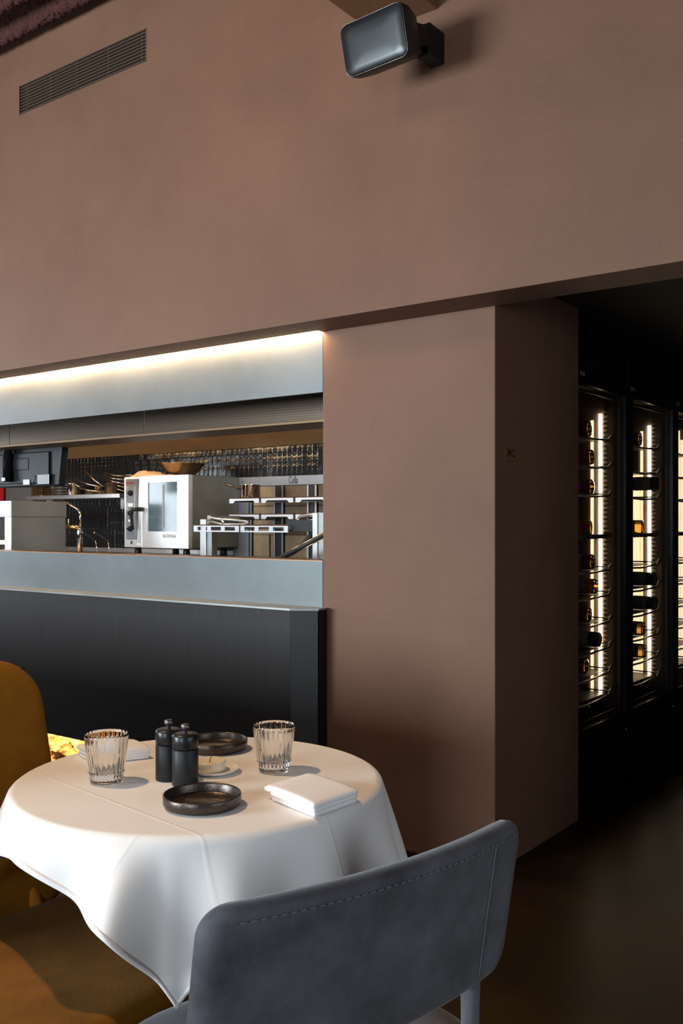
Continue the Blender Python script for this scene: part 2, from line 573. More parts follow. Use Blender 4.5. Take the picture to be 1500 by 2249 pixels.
# room shell the photograph only implies, plus one added light-blocking partition
struct(MB().box(-8.2, -8, -4.2, 3.0, 0, 4.1).build('wall_left', 'room_wall'), 'plaster wall on the window side')
struct(MB().box(-8.2, 2.6, -4.2, -4.0, 0, 4.1).build('wall_back', 'room_wall'), 'plaster wall behind the photographer')
struct(MB().box(-7.95, -2.38, 1.56, 1.66, 0, 0.90).build('wall_light_block', 'wood_black', bevel=0.01), 'added unseen low partition that blocks window light left of the table')  # added out of view to keep window light off the lower wall
struct(MB().box(2.6, 2.8, -4.2, 8, 0, 4.1).build('wall_right', 'room_wall'), 'plaster wall on the right')
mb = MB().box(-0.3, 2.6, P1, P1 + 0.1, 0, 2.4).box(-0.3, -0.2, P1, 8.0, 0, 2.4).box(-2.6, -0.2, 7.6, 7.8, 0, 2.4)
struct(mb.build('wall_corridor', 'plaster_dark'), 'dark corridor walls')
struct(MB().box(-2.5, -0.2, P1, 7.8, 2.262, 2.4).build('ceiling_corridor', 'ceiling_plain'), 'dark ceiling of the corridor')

# sprayed, corrugated acoustic ceiling
xs = list(np.arange(-8, -4.8, 0.4)) + list(np.arange(-4.8, -3.2, 0.0085)) + list(np.arange(-3.2, 2.7, 0.35)) + [2.7]
ys = list(np.arange(-4.2, 2.35, 0.035)) + list(np.arange(2.35, 3.0, 0.0075)) + [3.003]
nx, ny = len(xs), len(ys)
vv = []
for y in ys:
    w = 0.5 - 0.5 * math.cos(2 * PI * (3.003 - y) / 0.19)
    base = 3.915 - 0.115 * w ** 0.8
    for x in xs:
        d = 0.0
        if -4.85 < x < -3.15 and y > 2.3:
            d = 0.009 * noise.noise((x * 38, y * 38, 3.1)) + 0.016 * noise.noise((x * 105, y * 105, 9.0))
        vv.append((x, y, base + d))
ff = [(j * nx + i, (j + 1) * nx + i, (j + 1) * nx + i + 1, j * nx + i + 1) for j in range(ny - 1) for i in range(nx - 1)]
o = MB().add(vv, ff).build('ceiling', 'ceiling_fuzz', smooth=True)
struct(o, 'reddish brown sprayed acoustic ceiling with corrugated ribs')
struct(MB().box(-8, 2.6, -4.2, 3.2, 4.1, 4.2).build('ceiling_slab', 'ceiling_plain'), 'ceiling slab above the sprayed lining')
struct(MB().box(-2.092, -1.804, -4.0, P0, 3.198, 3.95).build('trim_1', 'beam', bevel=0.003), 'brown ceiling beam above the loudspeaker')

# kitchen shell
KB = 5.215   # rear wall plane of the kitchen (behind the tiles)
struct(MB().box(-8, -2.45, KB + 0.004, KB + 0.1, 0, 2.4).build('wall_kitchen', 'grout'), 'black tiled rear wall of the kitchen')
wall_kitchen = bpy.data.objects['wall_kitchen']
struct(MB().box(-8.1, -8, 3.0, KB + 0.1, 0, 2.4).build('wall_kitchen_left', 'room_wall'), 'left side wall of the kitchen')
struct(MB().box(-2.48, -2.42, PYB, KB + 0.1, 0, 2.4).build('wall_kitchen_right', 'room_wall'), 'right side wall of the kitchen')
struct(MB().box(-8, -2.45, 3.23, KB + 0.1, 2.3, 2.4).build('ceiling_kitchen', 'ceiling_plain'), 'kitchen ceiling')

# glazed tiles, each a piece of the wall
TP, TH = 0.0462, 0.186


def tile_mesh(h):
    w, d, e = TP / 2 - 0.0011, 0.009, 0.003
    h = h / 2 - 0.0011
    vs_ = [(-w, d, -h), (w, d, -h), (w, d, h), (-w, d, h),
           (-w, 0.003, -h), (w, 0.003, -h), (w, 0.003, h), (-w, 0.003, h),
           (-w + e, 0, -h + e), (w - e, 0, -h + e), (w - e, 0, h - e), (-w + e, 0, h - e)]
    fs = [(0, 1, 5, 4), (1, 2, 6, 5), (2, 3, 7, 6), (3, 0, 4, 7), (4, 5, 9, 8), (5, 6, 10, 9), (6, 7, 11, 10), (7, 4, 8, 11), (8, 9, 10, 11)]
    me = bpy.data.meshes.new('tile')
    me.from_pydata(vs_, [], fs)
    me.materials.append(M['tile'])
    return me


full, cut = tile_mesh(TH), tile_mesh(0.085)
rows = [(1.167, full, -7.1, -5.35), (1.353, full, -7.1, -5.35), (1.539, full, -7.35, -4.78), (1.725, full, -7.45, -3.95), (1.8605, cut, -7.45, -3.95)]
for z, me, x0, x1 in rows:
    x = x0
    while x < x1:
        t = bpy.data.objects.new('tile', me)
        COL.objects.link(t)
        t.parent = wall_kitchen
        t.location = (x, KB - 0.005 + random.uniform(-0.0008, 0.0008), z)
        t.rotation_euler = (math.radians(random.uniform(-1.6, 1.6)), 0, math.radians(random.uniform(-2.6, 2.6)))
        x += TP

# ------------------------------------------------------------------ air vent
v = thing('air_vent', (-3.87, P0, 3.46), 'long slatted air vent recessed in the brown wall', 'vent')
MB().box(VX0, VX1, 3.10, 3.11, VZ0, VZ1).build('backing', 'vent_shade', v)  # black sheet standing in for the shade behind the slats
mb = MB()
for x0, x1, z0, z1 in ((VX0, VX1, VZ0, VZ0 + .004), (VX0, VX1, VZ1 - .004, VZ1), (VX0, VX0 + .004, VZ0, VZ1), (VX1 - .004, VX1, VZ0, VZ1)):
    mb.box(x0, x1, P0 - 0.001, P0 + 0.05, z0, z1)
mb.build('frame', 'vent_slat', v)
for k in range(9):
    z = VZ0 + 0.0125 + k * (VZ1 - VZ0 - 0.02) / 8.4
    MB().box(VX0 + .004, VX1 - .004, P0 + 0.003, P0 + 0.016, z - 0.0024, z + 0.0024).build('slat', 'vent_slat', v)
for x in (-4.31, -4.11, -3.90, -3.66, -3.42):
    MB().box(x - .002, x + .002, P0 + 0.010, P0 + 0.03, VZ0 + .004, VZ1 - .004).build('mullion', 'vent_slat', v)

# ------------------------------------------------------------------ loudspeaker on its wall bracket
s = thing('loudspeaker', (-1.86, 2.95, 3.0), 'black rounded loudspeaker tilted down on the brown wall under the beam', 'speaker')
SPK = Matrix.Translation((-1.893, 2.715, 2.992)) @ Matrix.Rotation(math.radians(-4), 4, 'Z') @ Matrix.Rotation(math.radians(14), 4, 'X')


def rrect(hw, hh, r, n=6):
    pts = []
    for cx, cz, a0 in ((hw - r, hh - r, 0), (-hw + r, hh - r, 90), (-hw + r, -hh + r, 180), (hw - r, -hh + r, 270)):
        for i in range(n + 1):
            a = math.radians(a0 + 90 * i / n)
            pts.append((cx + r * math.cos(a), cz + r * math.sin(a)))
    return pts


def loft(mb, rings, mat, cap0=True, cap1=True):
    n = len(rings[0])
    vs_ = [p for r in rings for p in r]
    fs = []
    for k in range(len(rings) - 1):
        for i in range(n):
            j = (i + 1) % n
            fs.append((k * n + i, k * n + j, (k + 1) * n + j, (k + 1) * n + i))
    if cap0:
        fs.append(tuple(reversed(range(n))))
    if cap1:
        fs.append(tuple((len(rings) - 1) * n + i for i in range(n)))
    return mb.add(vs_, fs, mat)


def sring(hw, hh, r, y):
    return [(x, y, z) for x, z in rrect(hw, hh, r)]


mb = MB()
loft(mb, [sring(.137, .087, .028, 0.004), sring(.139, .089, .03, 0.012), sring(.138, .088, .03, 0.05), sring(.118, .076, .03, 0.11), sring(.085, .055, .03, 0.15)], SPK)
smooth_by_angle(mb.build('housing', 'speaker_body', s))
mb = MB()
rings = [sring(.1345, .0845, .027, 0.004), sring(.1345, .0845, .027, -0.001), sring(.130, .080, .025, -0.0035), sring(.10, .06, .02, -0.0055), sring(.05, .03, .012, -0.0065)]
loft(mb, rings, SPK)
smooth_by_angle(mb.build('grille', 'speaker_face', s), 50)
mb = MB()
pts = [SPK @ Vector((x, 0.003, z)) for x, z in rrect(.1365, .0865, .028)]
mb.tube(pts + [pts[0]], 0.0012, 5, caps=False)
mb.build('rim', 'chrome_trim', s, smooth=True)
mb = MB().box(.085, .105, 0.05, 0.20, -.030, .045, SPK)
mb.box(-1.835, -1.775, 2.90, P0, 2.985, 3.10)
mb.box(-1.88, -1.80, 2.86, 2.90, 2.99, 3.08)
mb.build('bracket', 'black', s, bevel=0.006)

# ------------------------------------------------------------------ kitchen hood above the pass
h = thing('kitchen_hood', (-4.5, P1, 1.80), 'weathered steel hood fascia with lit upper edge over the kitchen pass', 'hood')
MB().box(-8, PXL, P1, P1 + 0.02, 1.8735, 2.172).build('fascia', 'steel_blue', h)
MB().box(-8, PXL - 0.002, 3.1745, 3.1905, 2.150, 2.158).build('led_strip', 'led_warm', h)
for x0, x1 in ((-8, -5.34), (-5.335, -4.070), (-4.064, -2.50)):
    MB().box(x0, x1, 3.598, 3.604, 1.812, 2.2).build('perforated_panel', 'perf', h)
MB().box(-8, -2.5, 3.594, 3.86, 1.797, 1.812).build('lower_lip', 'hood_lip', h, bevel=0.003)
for x0, x1 in ((-8, -6.3), (-6.296, -5.0), (-4.996, -4.42), (-4.416, -2.5)):
    mb = MB()
    mb.add([(x0, KB - .02, 1.862), (x1, KB - .02, 1.862), (x1, 4.55, 2.12), (x0, 4.55, 2.12),
            (x0, KB - .02, 1.872), (x1, KB - .02, 1.872), (x1, 4.55, 2.13), (x0, 4.55, 2.13)],
           [(0, 1, 2, 3), (7, 6, 5, 4), (0, 4, 5, 1), (1, 5, 6, 2), (2, 6, 7, 3), (3, 7, 4, 0)])
    mb.build('back_panel', 'steel_hood_sheen', h)
for x in (-6.6, -5.55, -4.5, -3.5):
    d = bpy.data.lights.new('hood_lamp', 'AREA')
    d.shape = 'RECTANGLE'
    d.size, d.size_y = 0.45, 0.08
    d.energy = 6.5
    d.color = (1.0, 0.60, 0.28)
    lo = bpy.data.objects.new('hood_lamp', d)
    COL.objects.link(lo)
    lo.location = (x, 4.02, 2.12)
    lo.rotation_euler = (math.radians(42), 0, 0)

# ------------------------------------------------------------------ kitchen pass counter facing the dining room
c = thing('pass_counter', (-4.5, 3.1, 0), 'black veneer kitchen counter with steel upstand and glowing cork toe kick', 'counter')
MB().box(-8, PXL - 0.001, P1, P1 + 0.03, 0.954, 1.149).build('steel_upstand', 'steel_blue', c)
MB().box(-8, PXL - 0.001, P1 - 0.001, 3.36, 1.149, 1.153).build('sill', 'sill_warm_sheen', c)
LX = -2.566
mb = MB().prism([(-8, 3.068), (LX, 3.068), (-2.462, 3.134), (-2.468, P1), (-8, P1)], 0.946, 0.954)
mb.build('ledge', 'steel_dull', c)
MB().prism([(-8, 3.074), (LX - .001, 3.074), (LX - .001, 3.10), (-8, 3.10)], 0.21, 0.946).build('front_panel', 'wood_black', c)
MB().prism([(LX, 3.074), (-2.468, 3.136), (-2.478, 3.150), (LX, 3.094)], 0.02, 0.946).build('end_panel', 'edge_black', c)
MB().prism([(-2.480, 3.152), (-2.474, 3.152), (-2.474, P1 - .001), (-2.480, P1 - .001)], 0.02, 0.946).build('end_return', 'black', c)
xs2 = np.arange(-5.2, -2.58, 0.012)
zs2 = np.arange(0.0, 0.2401, 0.012)
vv, ff = [], []
for z in zs2:
    for x in xs2:
        d = 0.030 * noise.noise((x * 16, z * 16, 1.0)) + 0.014 * noise.noise((x * 45, z * 45, 5.0))
        vv.append((x, 3.165 + d, z))
n2 = len(xs2)
ff = [(j * n2 + i, j * n2 + i + 1, (j + 1) * n2 + i + 1, (j + 1) * n2 + i) for j in range(len(zs2) - 1) for i in range(n2 - 1)]
MB().add(vv, ff).build('cork_toe_kick', 'cork', c)
MB().box(-8, -5.2, 3.15, 3.18, 0, 0.23).build('toe_kick_end', 'cork', c)
MB().box(-8, -2.6, 3.103, 3.115, 0.222, 0.228).build('led_strip', 'led_kick', c)
MB().box(-8, -2.6, 3.10, P1, 0.232, 0.24).build('toe_kick_cover', 'black', c)

# ------------------------------------------------------------------ WC sign
w = thing('toilet_sign', (PXR, 3.29, 1.55), 'small brass WC letters with an arrow on the pillar side', 'sign')
text_mesh('letters', 'WC', 0.044, 'brass', face_pos_x(PXR + 0.0016, 3.292, 1.569), w, 0.0016, xs=0.98)
mb = MB()
mb.box(PXR, PXR + .003, 3.288, 3.372, 1.5535, 1.5555)
mb.add([(PXR + .003, 3.366, 1.5595), (PXR + .003, 3.366, 1.5495), (PXR + .003, 3.382, 1.5545), (PXR, 3.366, 1.5595), (PXR, 3.366, 1.5495), (PXR, 3.382, 1.5545)],
       [(0, 1, 2), (5, 4, 3), (0, 2, 5, 3), (2, 1, 4, 5), (1, 0, 3, 4)])
mb.build('arrow', 'brass', w)

# ------------------------------------------------------------------ wine coolers in the corridor
FX = -1.717
PITCH = 0.735
Y0 = 3.998
cooler_words = ['nearest wine cooler with lit shelves, next to the brown pillar', 'second wine cooler from the pillar with two bottles in its lower half',
                'third wine cooler from the pillar, cut by the picture edge']
for k in range(3):
    ya, yb = Y0 + k * PITCH + 0.003, Y0 + (k + 1) * PITCH - 0.003
    f = thing('wine_cooler', (FX - 0.3, (ya + yb) / 2, 0), cooler_words[k], 'wine cooler', 'wine coolers along the corridor')
    B = FX - 0.62
    body = MB()
    body.box(B, B + .03, ya, yb, 0.08, 2.02)
    body.box(B, FX - .03, ya, ya + .035, 0.30, 2.02)
    body.box(B, FX - .03, yb - .035, yb, 0.30, 2.02)
    body.box(B, FX - .03, ya, yb, 1.985, 2.02)
    body.box(B, FX - .03, ya, yb, 0.30, 0.34)
    body.build('body', 'black', f)
    MB().box(B, FX - .004, ya, yb, 2.026, 2.258).build('upper_panel', 'black', f, bevel=0.003)
    MB().box(B, FX - .004, ya, yb - 0.36, 0.03, 0.292).build('lower_panel', 'black', f, bevel=0.003)
    MB().box(B, FX - .004, yb - 0.355, yb, 0.03, 0.292).build('lower_panel', 'black', f, bevel=0.003)
    MB().box(B + .05, FX - .05, ya, yb, 0.0, 0.03).build('plinth', 'black', f)
    MB().lathe([(0, 0), (.008, 0), (.008, .006), (.005, .009), (0, .009)], 12, Matrix.Translation((FX - .004, yb - .045, 0.279)) @ Matrix.Rotation(PI / 2, 4, 'Y')).build('lock', 'chrome', f, smooth=True)
    lin = MB()
    lin.box(FX - .12, FX - .032, yb - .040, yb - .035, 0.345, 1.98)
    lin.box(B + .032, FX - .12, yb - .040, yb - .035, 0.345, 1.98)
    lin.box(B + .031, FX - .032, ya + .035, ya + .040, 0.345, 1.98)
    lin.box(B + .030, B + .036, ya + .04, yb - .04, 0.345, 1.98)
    lin.build('lining', 'cooler_lining', f)
    # light strip on the far wall, with glowing parts for its reflection
    MB().box(FX - .142, FX - .126, yb - .052, yb - .041, 0.45, 1.87).build('glowing_strip', 'led_fridge', f, bevel=0.003)
    MB().box(FX - .186, FX - .171, yb - .049, yb - .041, 0.45, 1.84).build('glowing_strip', 'fridge_glow', f, bevel=0.003)  # reflection of the strip, modelled as a dimmer glowing bar
    MB().box(FX - .60, FX - .36, yb - .052, yb - .041, 0.45, 1.84).build('interior_glow', 'fridge_glow', f)  # self-lit panel stands in for the bright interior
    if k > 0:
        MB().box(FX - .235, FX - .19, yb - .049, yb - .041, 0.45, 1.60 if k == 1 else 1.9).build('interior_glow', 'fridge_glow', f)  # narrower self-lit panel, same painted interior brightness
    # door with frame, glass and gasket
    dr = MB()
    a0, a1, z0, z1 = ya + .002, yb - .002, 0.298, 2.022
    wf = 0.046
    dr.box(FX - .03, FX, a0, a0 + wf, z0, z1)
    dr.box(FX - .03, FX, a1 - wf, a1, z0, z1)
    dr.box(FX - .03, FX, a0 + wf, a1 - wf, z0, 0.366)
    dr.box(FX - .03, FX, a0 + wf, a1 - wf, 1.948, z1)
    door = dr.build('door', 'black_gloss', f)
    gl = MB().box(FX - .016, FX - .010, a0 + wf, a1 - wf, 0.366, 1.948).build('pane', 'pane', None)
    gl.parent = door
    gk = MB()
    for q in (0.0, 0.010, 0.020):
        gk.box(FX - .046, FX - .040, a1 - wf - .050 + q * 1.6, a1 - wf - .044 + q * 1.6, 0.38, 1.93)
        gk.box(FX - .050 + q * .4, FX - .046 + q * .4, a0 + wf, a1 - wf, 0.372 + q * .5, 0.376 + q * .5)
        gk.box(FX - .050 + q * .4, FX - .046 + q * .4, a0 + wf, a1 - wf, 1.936 - q * .5, 1.940 - q * .5)
    g2 = gk.build('gasket', 'vent_slat', None)
    g2.parent = door
    mb = MB().box(FX, FX + .001, a0 + 0.10, a0 + 0.155, 1.985, 2.004) if k == 0 else MB().box(FX, FX + .001, a0 + 0.02, a0 + 0.075, 1.985, 2.004)
    st = mb.build('rating_label', 'sticker_dim', None)
    st.parent = door
    st['label'] = 'small grey rating label'
    # notched shelf rail and the racks
    nr = MB()
    for q in range(66):
        z = 0.40 + q * 0.0232
        nr.box(FX - .118, FX - .098, yb - .045, yb - .040, z, z + 0.008)
    nr.build('shelf_rail', 'rack', f)
    for zr in (0.46, 0.575, 0.70, 0.83, 0.965, 1.09, 1.245, 1.46, 1.60, 1.74):
        rk = MB()
        big = abs(zr - 1.245) < .01
        if big:
            rk.box(FX - .56, FX - .10, ya + .041, yb - .041, zr - .011, zr + .011)
        else:
            rk.tube([(FX - .07, ya + .045, zr + .02), (FX - .07, ya + .10, zr - .012), (FX - .07, (ya + yb) / 2, zr - .02), (FX - .07, yb - .10, zr - .012), (FX - .07, yb - .045, zr + .022)], 0.0055, 6)
            rk.tube([(FX - .24, ya + .042, zr), (FX - .24, yb - .042, zr)], 0.005, 6)
            rk.tube([(FX - .42, ya + .042, zr), (FX - .42, yb - .042, zr)], 0.005, 6)
            for yy in (ya + .05, yb - .05):
                rk.tube([(FX - .07, yy, zr + .02), (FX - .09, yy, zr), (FX - .52, yy, zr)], 0.0045, 6)
            rk.box(FX - .50, FX - .10, ya + .05, yb - .05, zr - .012, zr - .009)
        rk.build('rack', 'rack', f)

bottle_prof = [(0, .012), (.026, .0), (.036, .002), (.038, .010), (.038, .175), (.035, .195), (.024, .212), (.016, .224), (.0145, .235), (.0145, .290), (.0155, .291), (.0155, .300), (0, .300)]


def bottle(loc, glassmat, labelmat, label, tilt=0.0):
    """bottle lying with its base towards the glass door"""
    R = Matrix.Translation(loc)
    R = R @ Matrix.Rotation(math.radians(tilt), 4, 'Z') @ Matrix.Rotation(-PI / 2, 4, 'Y')
    t = thing('wine_bottle', loc, label, 'bottle', 'bottles in the wine coolers')
    MB().lathe(bottle_prof, 20, R).build('glass_body', glassmat, t, smooth=True)
    MB().lathe([(.0384, .05), (.0386, .052), (.0386, .13), (.0384, .132)], 20, R).build('label', labelmat, t, smooth=True)
    if 'yellow and white' in label:
        MB().lathe([(.0384, .142), (.0386, .143), (.0386, .168), (.0384, .169)], 20, R).build('neck_label', 'label_yellow', t, smooth=True)
    MB().lathe([(.0150, .245), (.0160, .247), (.0162, .301), (0, .302)], 14, R).build('capsule', 'pan_dark', t, smooth=True)
    return t


def rack_bottle(k, off, zr, gm, lm, label, back=0.085, tilt=0):
    yb = Y0 + (k + 1) * PITCH
    bottle((FX - back, yb - off, zr + 0.0335), gm, lm, label, tilt)


rack_bottle(0, .18, .70, 'bottle_dark', 'label_white', 'dark bottle with white label, lowest labelled one in the nearest cooler')
rack_bottle(0, .28, .83, 'bottle_brown', 'label_cream', 'bottle with cream label in the nearest cooler above the white labelled one', 0.095)
rack_bottle(0, .27, .575, 'bottle_brown', 'label_cream', 'cream labelled bottle just under the lowest white labelled one, nearest cooler', 0.115)
rack_bottle(0, .20, .965, 'bottle_amber', 'label_white', 'amber bottle in the middle of the nearest cooler lower half', 0.095)
rack_bottle(0, .29, 1.09, 'bottle_brown', 'label_white', 'white labelled bottle just below the thick divider, nearest cooler', 0.075)
rack_bottle(0, .26, 1.257, 'bottle_amber', 'label_yellow', 'glowing amber bottle lying on the thick divider, nearest cooler', 0.095, 12)
rack_bottle(0, .20, 1.46, 'bottle_brown', 'label_white', 'brown bottle on the first rack above the divider, nearest cooler', 0.115)
rack_bottle(0, .30, 1.60, 'bottle_amber', 'label_yellow', 'amber bottle on the second rack from the top, nearest cooler', 0.075)
rack_bottle(0, .28, 1.74, 'bottle_brown', 'label_white', 'pale labelled bottle on the top rack of the nearest cooler', 0.095)
rack_bottle(0, .16, .36, 'bottle_dark', 'label_white', 'dark bottle on the nearest cooler floor, the one by the far side wall', .09)
rack_bottle(0, .25, .36, 'bottle_dark', 'label_cream', 'dark bottle on the nearest cooler floor, middle of three', .08)
rack_bottle(0, .34, .36, 'bottle_dark', 'label_white', 'dark bottle on the nearest cooler floor, the one next to the pillar', .07)
rack_bottle(1, .13, 1.50, 'bottle_dark', 'label_white', 'dark bottle with yellow and white labels high in the second cooler', .05, 14)
rack_bottle(1, .16, .965, 'bottle_dark', 'label_white', 'upper of two dark bottles in the second cooler lower half', .06)
rack_bottle(1, .16, .83, 'bottle_dark', 'label_white', 'lower of two dark bottles in the second cooler lower half', .055)
rack_bottle(1, .30, .70, 'bottle_brown', 'label_cream', 'pale labelled bottle below the two dark ones, second cooler', 0.075)
rack_bottle(1, .26, 1.257, 'bottle_amber', 'label_yellow', 'amber bottle on the thick divider of the second cooler', 0.095, 10)
rack_bottle(1, .30, 1.74, 'bottle_brown', 'label_white', 'bottle on the top rack of the second cooler', 0.095)
rack_bottle(1, .28, .575, 'bottle_brown', 'label_white', 'white capped bottle low in the second cooler', 0.075)
rack_bottle(1, .17, .36, 'bottle_dark', 'label_white', 'dark bottle on the floor of the second cooler', .08)
rack_bottle(1, .27, .36, 'bottle_dark', 'label_cream', 'cream labelled bottle on the floor of the second cooler', .08)
rack_bottle(2, .50, 1.74, 'bottle_dark', 'label_white', 'dark bottle on the top rack of the third cooler', .08)
rack_bottle(2, .50, .83, 'bottle_dark', 'label_white', 'dark bottle low in the third cooler at the picture edge', .08)
rack_bottle(2, .50, .70, 'bottle_dark', 'label_cream', 'lowest dark bottle in the third cooler at the picture edge', .08)

# ------------------------------------------------------------------ kitchen furniture
WT = 1.072
wt = thing('kitchen_worktop', (-5.2, 4.75, 0), 'stainless kitchen worktop along the tiled wall', 'worktop')
MB().box(-7.9, -2.6, 4.37, KB - .02, WT - .04, WT).build('top', 'steel', wt, bevel=0.003)
MB().box(-7.9, -2.6, KB - .035, KB - .020, WT, WT + .03).build('upstand', 'steel', wt)
MB().box(-7.9, -2.6, 4.40, KB - .03, 0.1, WT - .04).build('base', 'steel_dull', wt)

# combi oven
OX0, OX1, OY0, OY1, OZ0, OZ1 = -5.417, -4.749, 4.60, 5.10, 1.134, 1.643
ov = thing('combi_oven', (-5.08, 4.85, WT), 'stainless combi oven with a glass door on the kitchen worktop', 'oven')
MB().box(OX0 + .004, OX1, OY0 + .035, OY1, OZ0, OZ1).build('body', 'oven_side_shaded', ov, bevel=0.005)
MB().box(OX0, -5.225, OY0 + .004, OY0 + .035, OZ0, OZ1).build('front_column', 'steel_front_lit', ov, bevel=0.004)
dmb = MB()
dmb.box(-5.222, -5.158, OY0, OY0 + .034, OZ0, OZ1)
dmb.box(-4.861, OX1, OY0, OY0 + .034, OZ0, OZ1)
dmb.box(-5.158, -4.861, OY0, OY0 + .034, OZ0, 1.250)
dmb.box(-5.158, -4.861, OY0, OY0 + .034, 1.597, OZ1)
odoor = dmb.build('door', 'steel_front_lit', ov)
pn = MB().box(-5.158, -4.861, OY0 + .006, OY0 + .012, 1.250, 1.597).build('window', 'pane_oven', None)
pn.parent = odoor
pn.matrix_parent_inverse = Matrix.Identity(4)
fr = MB()
fr.box(-5.012, -4.998, OY0 + .0035, OY0 + .006, 1.275, 1.58)
fr.build('inner_rail', 'ink_grey', None).parent = odoor
cp = MB()
cp.add([(-5.385, OY0 - .006, 1.195), (-5.278, OY0 - .006, 1.195), (-5.262, OY0 - .006, 1.626), (-5.392, OY0 - .006, 1.626),
        (-5.385, OY0 + .006, 1.190), (-5.275, OY0 + .006, 1.190), (-5.258, OY0 + .006, 1.630), (-5.395, OY0 + .006, 1.630)],
       [(0, 1, 2, 3), (0, 4, 5, 1), (1, 5, 6, 2), (2, 6, 7, 3), (3, 7, 4, 0)])
panel = cp.build('control_panel', 'oven_panel', ov, bevel=0.002)
for z in (1.526, 1.381, 1.268):
    kn = MB().lathe([(0, 0), (.020, 0), (.020, .010), (.014, .022), (0, .022)], 20, Matrix.Translation((-5.332, OY0 - .006, z)) @ Matrix.Rotation(PI / 2, 4, 'X'))
    if z < 1.3:
        kn.box(-5.356, -5.308, OY0 - .03, OY0 - .02, z - .004, z + .004)
    kn.build('knob', 'black_plastic', ov, smooth=True)
hd = MB().tube([(-5.212, OY0 - .004, 1.408), (-5.212, OY0 - .045, 1.408), (-5.258, OY0 - .058, 1.404), (-5.272, OY0 - .056, 1.37), (-5.268, OY0 - .05, 1.30), (-5.262, OY0 - .045, 1.262)],
               [.016, .016, .015, .014, .011, .008], 10)
hd.build('handle', 'black_plastic', ov, smooth=True)
text_mesh('logo_small', 'RATIONAL', 0.0225, 'ink_red', face_neg_y(-5.384, OY0 - .0075, 1.590), ov, xs=0.80)
text_mesh('logo_door', 'RATIONAL', 0.036, 'ink_grey', face_neg_y(-5.003, OY0 - .0012, 1.207), ov, xs=0.78)
pr = MB()
for z in (1.575, 1.565, 1.555):
    pr.box(-5.385, -5.36, OY0 - .0075, OY0 - .006, z, z + .002)
for q in range(9):
    pr.box(-5.293, -5.286, OY0 - .0075, OY0 - .006, 1.47 + q * .012, 1.477 + q * .012)
for q in range(6):
    pr.box(-5.377, -5.368, OY0 - .0075, OY0 - .006, 1.405 + q * .009, 1.410 + q * .009)
    pr.box(-5.300, -5.291, OY0 - .0075, OY0 - .006, 1.405 + q * .009, 1.410 + q * .009)
pr.box(-5.362, -5.312, OY0 - .0075, OY0 - .006, 1.428, 1.452)
pr.box(-5.36, -5.315, OY0 - .0075, OY0 - .006, 1.318, 1.335)
pr.build('scale_print', 'ink_pale', ov)
st = MB().box(-5.345, -5.328, OY0 + .0025, OY0 + .004, 1.158, 1.180).build('sticker', 'ink_dark', ov)
MB().box(-5.28, -5.24, OY0 + .0025, OY0 + .004, 1.150, 1.164).build('sticker', 'sticker', ov)
for x, y in ((-5.33, 4.66), (-4.83, 4.66), (-5.33, 5.03), (-4.83, 5.03)):
    MB().lathe([(0, WT), (.028, WT), (.022, OZ0), (0, OZ0)], 12, Matrix.Translation((x, y, 0))).build('foot', 'black', ov, smooth=True)

# bowl and towel on the oven
b = MB().lathe([(0, .0), (.055, .0), (.075, .006), (.125, .045), (.165, .098), (.170, .10), (.167, .101), (.160, .096), (.121, .048), (.072, .011), (0, .005)], 40, Matrix.Translation((-5.11, 4.885, OZ1)))
tag(b.build('mixing_bowl', 'pan_copper', None, smooth=True), 'wide warm-lit steel mixing bowl on top of the oven', 'bowl')
tw = MB()
vv, ff = [], []
nu, nv = 40, 10
for side in (0, 1):
    for j in range(nv + 1):
        for i in range(nu + 1):
            u, q = i / nu, j / nv
            x = -5.40 + 0.40 * u
            y = 4.62 + 0.17 * q
            edge = min(1, 6 * min(u, 1 - u)) * min(1, 5 * min(q, 1 - q) + 0.15)
            z = OZ1 + (0.012 + 0.030 * math.exp(-((u - 0.33) / 0.24) ** 2) + 0.012 * noise.noise((u * 7, q * 4, 2))) * edge
            vv.append((x, y, z + 0.001 if side else OZ1))
n1 = (nu + 1) * (nv + 1)
for j in range(nv):
    for i in range(nu):
        a = j * (nu + 1) + i
        ff.append((n1 + a, n1 + a + 1, n1 + a + nu + 2, n1 + a + nu + 1))
        ff.append((a, a + nu + 1, a + nu + 2, a + 1))
bd = [i for i in range(nu + 1)] + [(j * (nu + 1) + nu) for j in range(1, nv + 1)] + [nv * (nu + 1) + i for i in range(nu - 1, -1, -1)] + [j * (nu + 1) for j in range(nv - 1, 0, -1)]
for i in range(len(bd)):
    a, b_ = bd[i], bd[(i + 1) % len(bd)]
    ff.append((a, b_, b_ + n1, a + n1))
tag(tw.add(vv, ff).build('folded_towel', 'towel', None, smooth=True), 'crumpled cream towel on top of the oven', 'towel')

# wall shelf with cookware
SZ = 1.538
sh = thing('wall_shelf', (-6.4, 5.05, 1.5), 'stainless wall shelf carrying stacked pans left of the oven', 'shelf')
MB().box(-7.0, -5.80, 4.88, KB - .012, SZ - .034, SZ).build('board', 'steel', sh, bevel=0.003)
MB().box(-7.02, -6.93, 5.10, KB - .012, 1.40, SZ + .12).build('bracket', 'steel_light', sh)
MB().box(-5.95, -5.91, 5.02, KB - .012, 1.42, SZ - .034).build('bracket', 'steel_light', sh)

